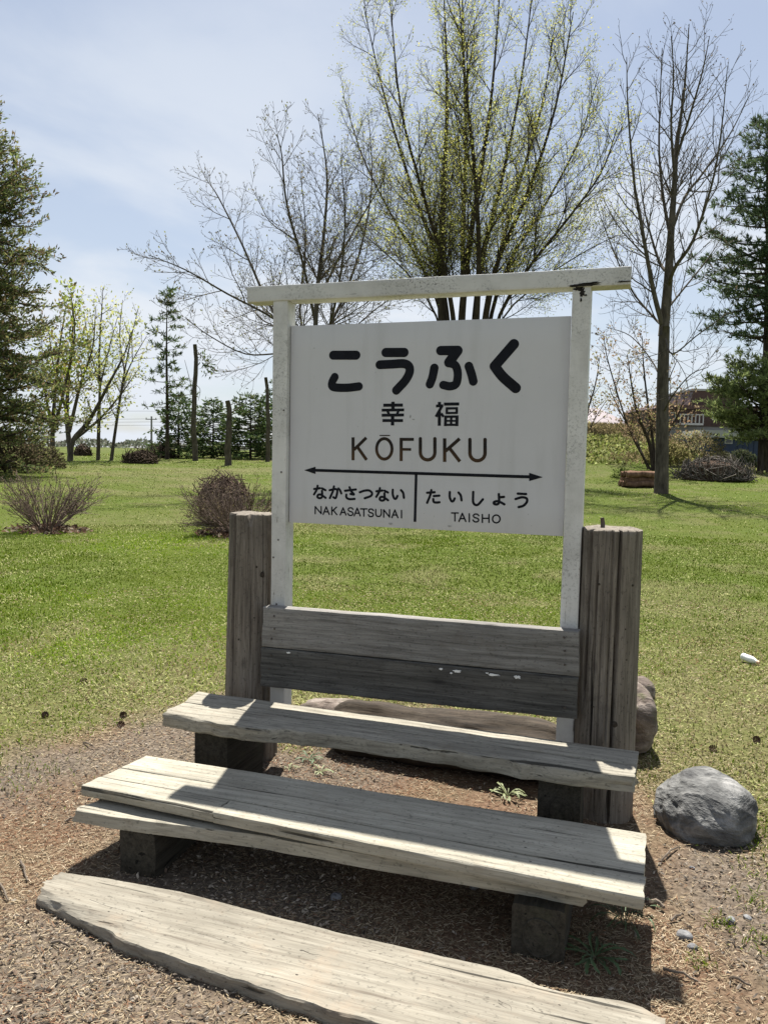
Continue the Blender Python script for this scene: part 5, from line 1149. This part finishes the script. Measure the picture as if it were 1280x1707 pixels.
hedge(60, 36, 1.3, 1.0, 955, 'brownish undergrowth at the foot of the left conifer', [(0.10, 0.085, 0.05), (0.12, 0.12, 0.05), (0.07, 0.06, 0.04)], 2200, 0.13)
hedge(8, 33, 1.5, 1.4, 956, 'dark undergrowth at the left edge below the conifer', [(0.06, 0.06, 0.03), (0.09, 0.07, 0.045)], 2600, 0.13)
hedge(1040, 33, 0.5, 0.4, 957, 'small green clump beside the log stack', [(0.16, 0.20, 0.06)], 500, 0.1)

# ------------------------------------------------------------------ buildings, poles, wires, far wood
M_BROWN = plain('dark_brown_cladding', (0.055, 0.032, 0.027), 0.7, var=0.2); M_BROOF = plain('brown_roof_metal', (0.075, 0.040, 0.034), 0.5, var=0.15)
M_GREYW = plain('grey_render', (0.22, 0.22, 0.23), 0.85, var=0.1); M_BLUE = plain('blue_shed_cladding', (0.032, 0.048, 0.095), 0.6, var=0.15)
M_WHITE = plain('white_trim', (0.36, 0.36, 0.35), 0.6, var=0.06); M_GLASS = plain('dark_window_glass', (0.03, 0.035, 0.04), 0.1, 0.6, var=0.1)
M_PURPLE = plain('faded_mauve_roof_metal', (0.12, 0.082, 0.098), 0.5, var=0.12); M_CREAM = plain('cream_render', (0.26, 0.235, 0.19), 0.8, var=0.1)
def frame_at(px, D, lift=0.0):
    b = gbase(px, D); b = b+np.array([0, 0, lift])
    return b, np.array([[_fy, _fx, 0, b[0]], [-_fx, _fy, 0, b[1]], [0, 0, 1, b[2]], [0, 0, 0, 1.0]])   # local x = right, y = away
def part_box(name, lo, hi, m, par, M): return link(name, box_mesh(name, lo, hi), m, par, M.tolist())
def prism(name, poly, y0, y1, m, par, M):
    n = len(poly); V = np.array([[x, y, z] for y in (y0, y1) for x, z in poly]); F = [np.array([[i, (i+1) % n, n+(i+1) % n, n+i] for i in range(n)])]
    F += [np.array([list(range(n))[::-1]]), np.array([list(range(n, 2*n))])]
    return link(name, mesh_np(name, V, F, False), m, par, M.tolist())
def window(par, M, x0, x1, z0, z1, y):
    f = part_box('window', (x0, y-0.05, z0), (x1, y, z1), M_WHITE, par, M)
    link('pane', box_mesh('pane', (x0+0.08, y-0.075, z0+0.08), (x1-0.08, y-0.052, z1-0.08)), M_GLASS, f, M.tolist())
def house():
    D = 63.0; b, M = frame_at(1160, D); s = D/FPX
    root = empty('house', tuple(b), 'dark brown two-storey house with mansard roof and white balcony behind the trees', 'house')
    X = lambda px: (px-1160)*s
    Z = lambda py: CAM[2]+(765-py)*s-b[2]
    part_box('wall', (X(1098), 0.0, -0.3), (X(1250), 7.0, Z(716)), M_GREYW, root, M)
    part_box('upper_wall', (X(1092), -0.12, Z(716)+0.002), (X(1250), 7.2, Z(690)), M_BROWN, root, M)
    prism('roof', [(X(1090), Z(690)), (X(1252), Z(690)), (X(1243), Z(684)), (X(1100), Z(684))], -0.35, 7.4, M_BROOF, root, M)
    prism('mansard_roof', [(X(1148), Z(684)+0.002), (X(1228), Z(684)+0.002), (X(1222), Z(661)), (X(1154), Z(661))], 0.4, 6.5, M_BROOF, root, M)
    part_box('roof_edge', (X(1152), 0.3, Z(661)+0.002), (X(1224), 6.6, Z(658)), M_WHITE, root, M)
    window(root, M, X(1180), X(1194), Z(706), Z(694), -0.12)
    window(root, M, X(1112), X(1124), Z(708), Z(695), -0.12); window(root, M, X(1150), X(1160), Z(735), Z(722), 0.0)
    bal = part_box('balcony', (X(1124), -1.0, Z(715)), (X(1160), -0.125, Z(712)), M_WHITE, root, M)
    for k in range(7):
        x = X(1124.5)+k*(X(1159)-X(1124.5))/6; link('baluster', box_mesh('baluster', (x, -0.98, Z(712)+.002), (x+0.07, -0.91, Z(700)-0.002)), M_WHITE, bal, M.tolist())
    link('rail', box_mesh('rail', (X(1124), -1.0, Z(700)), (X(1160), -0.9, Z(698.4))), M_WHITE, bal, M.tolist())
house()
def shed():
    D = 58.0; b, M = frame_at(1200, D); s = D/FPX; root = empty('shed', tuple(b), 'low blue shed with white lean-to roof in front of the brown house', 'shed')
    X = lambda px: (px-1200)*s
    Z = lambda py: CAM[2]+(765-py)*s-b[2]
    part_box('wall', (X(1176), 0.0, -0.3), (X(1275), 3.0, Z(733)), M_BLUE, root, M)
    prism('roof', [(X(1166), Z(733)+.003), (X(1279), Z(733)+.003), (X(1279), Z(730)), (X(1225), Z(722)), (X(1168), Z(722))], -0.4, 3.2, M_WHITE, root, M)
    window(root, M, X(1205), X(1217), Z(742), Z(733.5), 0.0)
    for k in range(1, 12):
        x = X(1176)+k*(X(1275)-X(1176))/12
        if not (X(1202) < x < X(1219)): part_box('cladding_batten', (x-0.02, -0.035, -0.2), (x+0.02, -0.001, Z(733)-0.02), M_BLUE, root, M)
shed()
def house2():
    D = 90.0; b, M = frame_at(1000, D, 0.0); s = D/FPX; root = empty('house', tuple(b), 'far house with faded mauve hipped roof beyond the grassy mound', 'house')
    X = lambda px: (px-1000)*s
    Z = lambda py: CAM[2]+(761-py)*s-b[2]
    part_box('wall', (X(930), 0, -0.5), (X(1046), 7, Z(712)), M_CREAM, root, M)
    z0, z1 = Z(712)+0.003, Z(681); x0, x1 = X(925), X(1050); xm0, xm1 = X(962), X(1008)
    V = np.array([[x0, -.5, z0], [x1, -.5, z0], [x1, 7.5, z0], [x0, 7.5, z0], [xm0, 3.5, z1], [xm1, 3.5, z1]])
    link('roof', mesh_np('roof', V, [np.array([[0, 1, 5, 4], [2, 3, 4, 5], [3, 2, 1, 0]]), np.array([[1, 2, 5], [3, 0, 4]])], False), M_PURPLE, root, M.tolist())
    window(root, M, X(1012), X(1026), Z(738), Z(720), 0.0)
house2()
M_POLE = bark('grey_pole', (0.16, 0.155, 0.15), (0.26, 0.25, 0.24)); M_WIRE = plain('black_cable', (0.05, 0.05, 0.055), 0.6)
def pole(px, D, top, label):
    b = gbase(px, D); t = at(px, top, D); root = empty('utility_pole', tuple(b), label, 'pole', 'utility poles far behind the trees')
    V, F = tubes_np([np.array([b-[0, 0, .3], (b+t)/2, t])], [np.array([.19, .16, .13])], 8); link('shaft', mesh_np('shaft', V-b, F, True, sharp=50), M_POLE, root, Matrix.Translation(tuple(b)))
    M = np.array([[_fy, _fx, 0, t[0]], [-_fx, _fy, 0, t[1]], [0, 0, 1, t[2]], [0, 0, 0, 1.0]])
    part_box('crossarm', (-0.9, -0.2, -0.55), (0.9, -0.08, -0.42), M_POLE, root, M)
    for x in (-0.8, 0, 0.75): part_box('insulator', (x-.06, -0.2, -0.418), (x+.06, -0.08, -0.22), M_WHITE, root, M)
    return t
pole(253, 130, 694, 'distant utility pole left of the tall thin fir'); pole(1056, 75, 690, 'thin utility pole right of the far mauve roof')
for k, (yl, yr, lab) in enumerate(((681, 688, 'topmost faint overhead wire crossing behind the left trees'), (697, 699, 'second overhead wire from the top behind the left trees'), (702, 704, 'third overhead wire from the top behind the left trees'), (708, 709, 'lowest overhead wire behind the left trees'))):
    P = np.array([at(px, yl+(yr-yl)*(px+60)/520+1.5*math.sin(math.pi*((px+60) % 312)/312), 130.2+k*0.25) for px in np.linspace(-60, 460, 30)])
    V, F = tubes_np([P], [np.full(30, 0.022)], 4); c = V.mean(0); tag(link('overhead_wire', mesh_np('overhead_wire', V-c, F, True), M_WIRE, None, Matrix.Translation(c)), lab, 'wire', 'overhead wires')
def far_wood():
    g = np.random.default_rng(77); n = 16000; D = 520+160*g.random(n); a = YAW+(g.random(n)-0.5)*rad(100)
    X = CAM[0]+D*np.sin(a); Y = CAM[1]+D*np.cos(a); hh = 1.5+4.5*fbm(a*60, a*0, 3, 4)**1.5*1.6
    Z = gh(X, Y)+hh*g.random(n)**0.7
    V, F = leaf_quads(np.stack([X, Y, Z], -1), rdirs(n, g, 0.6), 2.2, 1.7, 3); c = V.mean(0)
    me = mesh_np('far_wood', V-c, F, False, col_var(n, [(0.10, 0.115, 0.085), (0.13, 0.14, 0.10), (0.12, 0.115, 0.10)], g)); o = link('far_wood', me, M_LEAF, None, Matrix.Translation(c))
    tag(o, 'thin line of far woodland along the horizon', 'woodland', kind='stuff')
far_wood()

# ------------------------------------------------------------------ ground cover
def to_obj(name, V, F, C, mat, label, cat):
    o = link(name, mesh_np(name, V, F, False, C), mat); tag(o, label, cat, kind='stuff'); return o
def blades(X, Y, ln, wd, lean, cols, g, z=0.0, bend=True):
    n = len(X); Z = gh(X, Y)+z; B = np.stack([X, Y, Z], -1); a = g.random(n)*2*np.pi
    d = np.stack([np.cos(a), np.sin(a), np.zeros(n)], -1); s = np.stack([-np.sin(a), np.cos(a), np.zeros(n)], -1)
    ln = np.asarray(ln)[:, None]; wd = np.asarray(wd)[:, None]; le = np.asarray(lean)[:, None]
    up = np.array([[0, 0, 1.0]])
    mid = B+(d*np.sin(le*0.6)+up*np.cos(le*0.6))*ln*0.55; tip = mid+(d*np.sin(np.minimum(le*1.35, 1.55))+up*np.cos(np.minimum(le*1.35, 1.55)))*ln*0.45
    V = np.stack([B-s*wd*.5, B+s*wd*.5, mid+s*wd*.42, mid-s*wd*.42, tip], 1).reshape(-1, 3); i = np.arange(n)*5
    return V, [np.stack([i, i+1, i+2, i+3], -1), np.stack([i+3, i+2, i+4], -1)], np.repeat(cols, 5, 0)
def wedge(n, d0, d1, g, p=1.0, half=rad(42)):
    u = g.random(n); e = 2-p   # density ~ d^-p
    D = (d0**e+(d1**e-d0**e)*u)**(1/e); a = YAW+(g.random(n)*2-1)*half
    return CAM[0]+D*np.sin(a), CAM[1]+D*np.cos(a), D
GREENS = np.array([(0.072, 0.118, 0.006), (0.100, 0.146, 0.010), (0.048, 0.084, 0.005), (0.136, 0.172, 0.018), (0.082, 0.140, 0.005)])
STRAWS = np.array([(0.25, 0.22, 0.11), (0.19, 0.16, 0.085), (0.33, 0.29, 0.155), (0.16, 0.125, 0.07), (0.40, 0.37, 0.22)])
def avoid(X, Y):
    """keep growth off the timber, the boulder and the log"""
    inr = (X-1.845)**2+(Y-0.045)**2 < 0.17**2
    return ~inr
def lawn_grass():
    g = np.random.default_rng(31)
    for n, d0, d1, p, wmul, nm, lab in ((340000, 2.6, 15, 1.35, 1.0, 'lawn_grass', 'short mown grass of the near lawn'), (105000, 15, 62, 1.5, 1.0, 'lawn_grass', 'mown grass of the far lawn')):
        X, Y, D = wedge(n, d0, d1, g, p); L, Dr, C = masks(X, Y)
        tuft = fbm(X*6, Y*6, 88, 2)
        k = (g.random(len(X)) < np.clip(L*1.15, 0.0, 1)*np.where(D < 15, 0.55+0.9*(tuft > 0.42), 1)) & avoid(X, Y); X, Y, D, L, Dr = X[k], Y[k], D[k], L[k], Dr[k]; n2 = len(X)
        lush = fbm(X*0.7, Y*0.7, 14, 3)
        pat = fbm(X*0.42+5, Y*0.42, 144, 4); c = GREENS[g.choice(5, n2)]*(0.30+0.85*lush+0.9*sstep(0.45, 0.68, pat))[:, None]
        dry = g.random(n2) < np.clip(0.04+0.72*Dr, 0, 0.9); c[dry] = STRAWS[g.choice(5, dry.sum())]
        fl = g.random(n2) < 0.09*(0.3+1.4*(fbm(X*2.2, Y*2.2, 19, 3) > 0.5)); c[fl] = np.array([0.42, 0.43, 0.19])
        c = c*(0.7+0.6*g.random((n2, 1)))
        sc = np.maximum(1, D/6.0) if d0 < 10 else D/6.0
        ln = (0.014+0.022*g.random(n2)+0.022*(lush > 0.6)*g.random(n2))*np.maximum(1, D/14)**0.55; wd = (0.0032+0.003*g.random(n2))*sc**0.9
        wd = np.where(fl, wd*1.8, wd); le = 0.45+1.05*g.random(n2); le = np.where(dry, 0.9+0.6*g.random(n2), le)
        V, F, Cc = blades(X, Y, ln, wd, le, c, g, -0.002); to_obj(nm, V, F, Cc, M_GRASS, lab, 'grass')
M_GRASS = vcol_leaf('grass_blades', 0.35)
lawn_grass()
def litter():
    g = np.random.default_rng(41)
    # fallen needles and straw lying flat
    n = 380000; X, Y, D = wedge(n, 1.0, 8.5, g, 1.5, rad(38)); L, Dr, C = masks(X, Y)
    pt = sstep(0.36, 0.62, fbm(X*1.9, Y*1.9, 131, 4)); k = (g.random(n) < np.clip(1.05-L*0.75, 0.05, 1)*(1-0.45*C)*(0.30+0.75*pt)) & avoid(X, Y); X, Y, D, C = X[k], Y[k], D[k], C[k]; n = len(X)
    a = g.normal(0.5, 0.9, n)+np.pi*g.integers(0, 2, n); d = np.stack([np.cos(a), np.sin(a), g.normal(0, 0.12, n)], -1); s = np.stack([-np.sin(a), np.cos(a), g.normal(0, .3, n)], -1)
    ln = (0.008+0.019*g.random(n)**2)[:, None]; wd = ((0.0011+0.0011*g.random(n))*np.maximum(1, D/2.8))[:, None]
    P = np.stack([X, Y, gh(X, Y)+0.002+0.007*g.random(n)], -1)
    V = np.stack([P-d*ln/2-s*wd/2, P-d*ln/2+s*wd/2, P+d*ln/2+s*wd/2, P+d*ln/2-s*wd/2], 1).reshape(-1, 3)
    red = fbm(X*1.5, Y*1.5, 71, 3)
    pal = np.array([(0.31, 0.25, 0.165), (0.24, 0.185, 0.12), (0.40, 0.335, 0.24), (0.15, 0.105, 0.07), (0.20, 0.115, 0.07), (0.13, 0.068, 0.042)])
    c = pal[g.choice(6, n, p=[.27, .25, .18, .16, .09, .05])]; rr = g.random(n) < (red > 0.60)*0.5; c[rr] = pal[4+g.integers(0, 2, rr.sum())]
    c = c*(0.7+0.6*g.random((n, 1)))
    to_obj('needle_litter', V, np.arange(4*n).reshape(n, 4), np.repeat(c, 4, 0), M_LITTER, 'fallen needles and straw strewn over the bare ground', 'litter')
    # bark chips and grit: small bent flakes
    n = 60000; X, Y, D = wedge(n, 1.0, 7.5, g, 1.5, rad(38)); L, Dr, C = masks(X, Y)
    k = (g.random(n) < np.clip(0.10+C*1.0, 0, 1)*(1-L*0.8)) & avoid(X, Y); X, Y = X[k], Y[k]; n = len(X)
    B = np.stack([X, Y, gh(X, Y)+0.004+0.006*g.random(n)], -1); a = g.normal(0.5, 1.0, n); t = g.normal(0, 0.35, (n, 2))
    d = np.stack([np.cos(a), np.sin(a), t[:, 0]], -1); s = np.stack([-np.sin(a), np.cos(a), t[:, 1]], -1)
    ln = (0.006+0.016*g.random(n)**2.5)[:, None]; wd = ln*(0.25+0.4*g.random((n, 1))); up = np.array([[0, 0, 1]])*ln*0.25
    V = np.stack([B-d*ln/2, B-s*wd/2-d*ln*.15, B+d*ln/2, B+s*wd/2, B+up], 1).reshape(-1, 3); i = np.arange(n)*5
    F = np.vstack([np.stack([i+q, i+(q+1) % 4, i+4], -1) for q in range(4)])
    pal = np.array([(0.25, 0.215, 0.175), (0.15, 0.125, 0.10), (0.37, 0.325, 0.265), (0.06, 0.05, 0.042), (0.19, 0.14, 0.105)])
    c = pal[g.choice(5, n, p=[.3, .25, .2, .12, .13])]*(0.7+0.6*g.random((n, 1)))
    to_obj('bark_chips', V, F, np.repeat(c, 5, 0), M_LITTER, 'small bark chips and grit scattered on the worn ground', 'litter')
M_LITTER = vcol_leaf('dry_litter', 0.12)
litter()
def mound_plants():
    g = np.random.default_rng(51); n = 26000
    ux = g.normal(0, 3.3, n); uy = -10.5+11.5*g.random(n)**0.6; X = _mc[0]+ux*_fy+uy*_fx; Y = _mc[1]-ux*_fx+uy*_fy
    low = (uy < -4.6)*(fbm(X*0.8, Y*0.8, 5, 3) > 0.46)
    d = rdirs(n, g, 0.9); P = np.stack([X, Y, gh(X, Y)+0.01+0.16*g.random(n)**1.6*sstep(-10, -5, uy)], -1)
    ln = np.where(low, 0.17, 0.20); V, F = leaf_quads(P, d, ln*(0.6+0.8*g.random(n)), ln*np.where(low, 0.75, 0.3), 9)
    c = np.where(low[:, None], np.array([(0.15, 0.18, 0.045), (0.20, 0.20, 0.075), (0.24, 0.26, 0.11)])[g.choice(3, n)], np.array([(0.17, 0.135, 0.075), (0.12, 0.11, 0.045), (0.22, 0.18, 0.10)])[g.choice(3, n)])*(0.7+0.6*g.random((n, 1)))
    to_obj('mound_plants', V, F, np.repeat(c, 4, 0), M_LEAF, 'leafy ground plants and dry stalks covering the mound right of the sign', 'ground cover')
mound_plants()

# ------------------------------------------------------------------ weeds, twigs, cones, pebbles
M_WEED = plain('weed_leaf', (0.06, 0.095, 0.040), 0.6, var=0.4, scale=20); M_WEED_P = plain('pale_weed_leaf', (0.16, 0.18, 0.085), 0.6, var=0.4, scale=20)
def weed(p, n, L, w, seed, label, m, rise=0.55):
    g = random.Random(seed); b = np.array([p[0], p[1], g1(p[0], p[1])]); root = empty('weed', tuple(b), label, 'plant')
    for k in range(n):
        a = k*2.4+g.uniform(-.3, .3); l = L*g.uniform(.5, 1.1); V = []; ns = 11; cv = g.uniform(-.5, .5); ri = rise*g.uniform(.5, 1.5)
        for i in range(ns):
            t = i/(ns-1); r = l*(t-0.15*t*t); z = ri*l*(t-0.8*t*t)+0.005; ww = w*l*(0.12+0.9*t**1.3*(1-t)**0.5*1.9)*(1 if i % 2 else 0.55)*(1 if i < ns-1 else 0.1)
            aa = a+cv*t*t; c, s_ = math.cos(aa), math.sin(aa)
            for q, zz in ((-1, 0.35*ww), (0, 0), (1, 0.35*ww)): V.append((c*r-s_*q*ww, s_*r+c*q*ww, z+zz+g.uniform(-.001, .001)))
        F = np.array([[3*i+j, 3*i+j+1, 3*i+j+4, 3*i+j+3] for i in range(ns-1) for j in range(2)])
        link('leaf', mesh_np('leaf', np.array(V), F, True), m, root, Matrix.Translation(tuple(b)))
weed((1.056, -0.01), 19, 0.10, 0.10, 1, 'pale dandelion-like rosette under the right half of the bench', M_WEED_P, 0.9)
weed((0.205, -0.06), 11, 0.075, 0.11, 2, 'small pale rosette under the left half of the bench', M_WEED_P, 0.9)
weed((0.055, -0.08), 8, 0.06, 0.12, 3, 'tiny leafy weed beside the left bench block', M_WEED_P, 0.9)
weed((1.47, -0.985), 20, 0.13, 0.085, 4, 'broad green weed in the shade right of the front block', M_WEED, 0.5)
weed((1.555, -0.80), 30, 0.15, 0.032, 5, 'narrow-leaved weed under the step\'s right end', M_WEED, 1.2)
weed((0.10, 0.05), 14, 0.08, 0.10, 6, 'dark low weed by the fallen log\'s left end', M_WEED, 1.0)
def grass_tufts():
    g = np.random.default_rng(61); Xs, Ys = [], []
    for (px, py, n, r) in ((1262, 1395, 420, .10), (1270, 1360, 260, .1), (1200, 1540, 45, .025), (1168, 1608, 40, .02), (1255, 1505, 60, .04), (1275, 1570, 90, .05), (1110, 1120, 120, .05), (20, 1300, 260, .15), (1262, 1450, 60, .05)):
        p = ground_pt(px, py); Xs.append(p[0]+g.normal(0, r, n)); Ys.append(p[1]+g.normal(0, r, n))
    X, Y = np.concatenate(Xs), np.concatenate(Ys); n = len(X); c = GREENS[g.choice(5, n)]*1.15
    dr = g.random(n) < 0.4; c[dr] = STRAWS[g.choice(5, dr.sum())]
    V, F, C = blades(X, Y, 0.018+0.026*g.random(n), np.full(n, 0.0035), 0.5+0.9*g.random(n), c, g); to_obj('grass_tufts', V, F, C, M_GRASS, 'thin grass tufts on the worn ground around the boulder and path', 'grass')
grass_tufts()
M_DEADWOOD = bark('dead_twig', (0.06, 0.048, 0.038), (0.20, 0.165, 0.13))
tw = (((35, 1440), (48, 1472)), ((0, 1478), (14, 1505)), ((110, 1372), (150, 1366)), ((105, 1512), (150, 1490)), ((1105, 1620), (1160, 1640)), ((1118, 1538), (1140, 1528)), ((1215, 1635), (1250, 1650)), ((1100, 1440), (1128, 1415)), ((1085, 1508), (1105, 1520)), ((140, 1240), (158, 1250)), ((88, 1575), (118, 1582)), ((640, 1240), (655, 1228)))
wl = ('twig lying on the path left of the step', 'twig at the left edge of the path', 'thin twig on the left path above the step corner', 'curved twig left of the pale ground plank', 'long twig on the ground at lower right', 'short twig just above the dark pebble at lower right', 'twig near the lower right corner', 'dry stalk between the step and the boulder', 'thick broken twig under the step\'s right corner', 'twig at the lawn edge left of the bench', 'pale bark strip on the ground left of the plank', 'dry stalk standing on the soil under the bench')
for k, (((x0, y0), (x1, y1)), lab) in enumerate(zip(tw, wl)):
    a, b_ = ground_pt(x0, y0), ground_pt(x1, y1); r = 0.0045 if k != 8 else 0.009
    P = [a+(b_-a)*t+np.array([0, 0, r+0.004+0.008*math.sin(t*3.1)]) for t in np.linspace(0, 1, 6)]; P = np.array(P)+np.random.default_rng(k).normal(0, .0018, (6, 3))
    V, F = tubes_np([P], [np.linspace(r, r*0.6, 6)], 6); c = V.mean(0); tag(link('twig', mesh_np('twig', V-c, F, True, sharp=50), M_DEADWOOD, None, Matrix.Translation(c)), lab, 'twig', 'twigs on the ground')
M_PEB = rock_mat('pebble_stone', (0.07, 0.07, 0.075), (0.15, 0.15, 0.155), (0.26, 0.26, 0.26))
for k, (px, py, r, lab) in enumerate(((1140, 1563, .024, 'dark pebble on the ground at lower right'), (1153, 1582, .017, 'brown pebble just below the dark one'), (1217, 1537, .018, 'flat pale pebble at lower right'), (1245, 1532, .014, 'small pale pebble beside the flat one'), (1153, 1448, .010, 'white chip of stone below the boulder'), (560, 1498, .02, 'pale pebble in the shade under the step'), (790, 1480, .018, 'grey pebble in deep shade under the step'))):
    p = ground_pt(px, py); tag(place('pebble', rock_mesh('pebble', r, r*0.8, r*0.6, 30+k, 0.25, 24, 14), M_PEB, (p[0], p[1], p[2]+r*0.25), k*0.7), lab, 'pebble', 'pebbles by the step')
M_CONE = plain('cone_scale', (0.075, 0.045, 0.03), 0.9, var=0.4, scale=40)
def cone_mesh():
    V, F = [], []; n = 0
    for k in range(46):
        t = k/45; a = k*2.4; r = 0.022*math.sin(math.pi*(0.12+0.83*t))**0.8+0.003; z = -0.03+0.06*t
        c, s = math.cos(a), math.sin(a); rr = r*1.25
        V += [(c*r*.4, s*r*.4, z-.004), (c*r-s*.008, s*r+c*.008, z), (c*rr, s*rr, z+.006), (c*r+s*.008, s*r-c*.008, z)]; F.append([n, n+1, n+2, n+3]); n += 4
    return mesh_np('pine_cone', np.array(V), np.array(F), False)
CM = cone_mesh(); CM.materials.append(M_CONE)
for k, (px, py, lab) in enumerate(((206, 1196, 'pine cone on the lawn edge nearest the bench at left'), (202, 1212, 'pine cone just below another at the left lawn edge'), (140, 1138, 'pine cone on the lawn left of the log post'), (76, 1196, 'pine cone near the left edge of the lawn'), (1188, 1252, 'pine cone on the dry grass above the boulder'), (1260, 1237, 'pine cone at the right edge above the boulder'))):
    p = ground_pt(px, py); tag(place('pine_cone', CM, None, (p[0], p[1], p[2]+0.014), k*1.3, 1.4, 0.68), lab, 'pine cone', 'fallen pine cones')
for o in list(S.objects):
    if o.parent and o.type == 'MESH' and o.name.split('.')[0] in ('twigs', 'branches', 'sticks', 'crown', 'foliage', 'stems', 'buds', 'leaf_mulch'): o['kind'] = 'stuff'
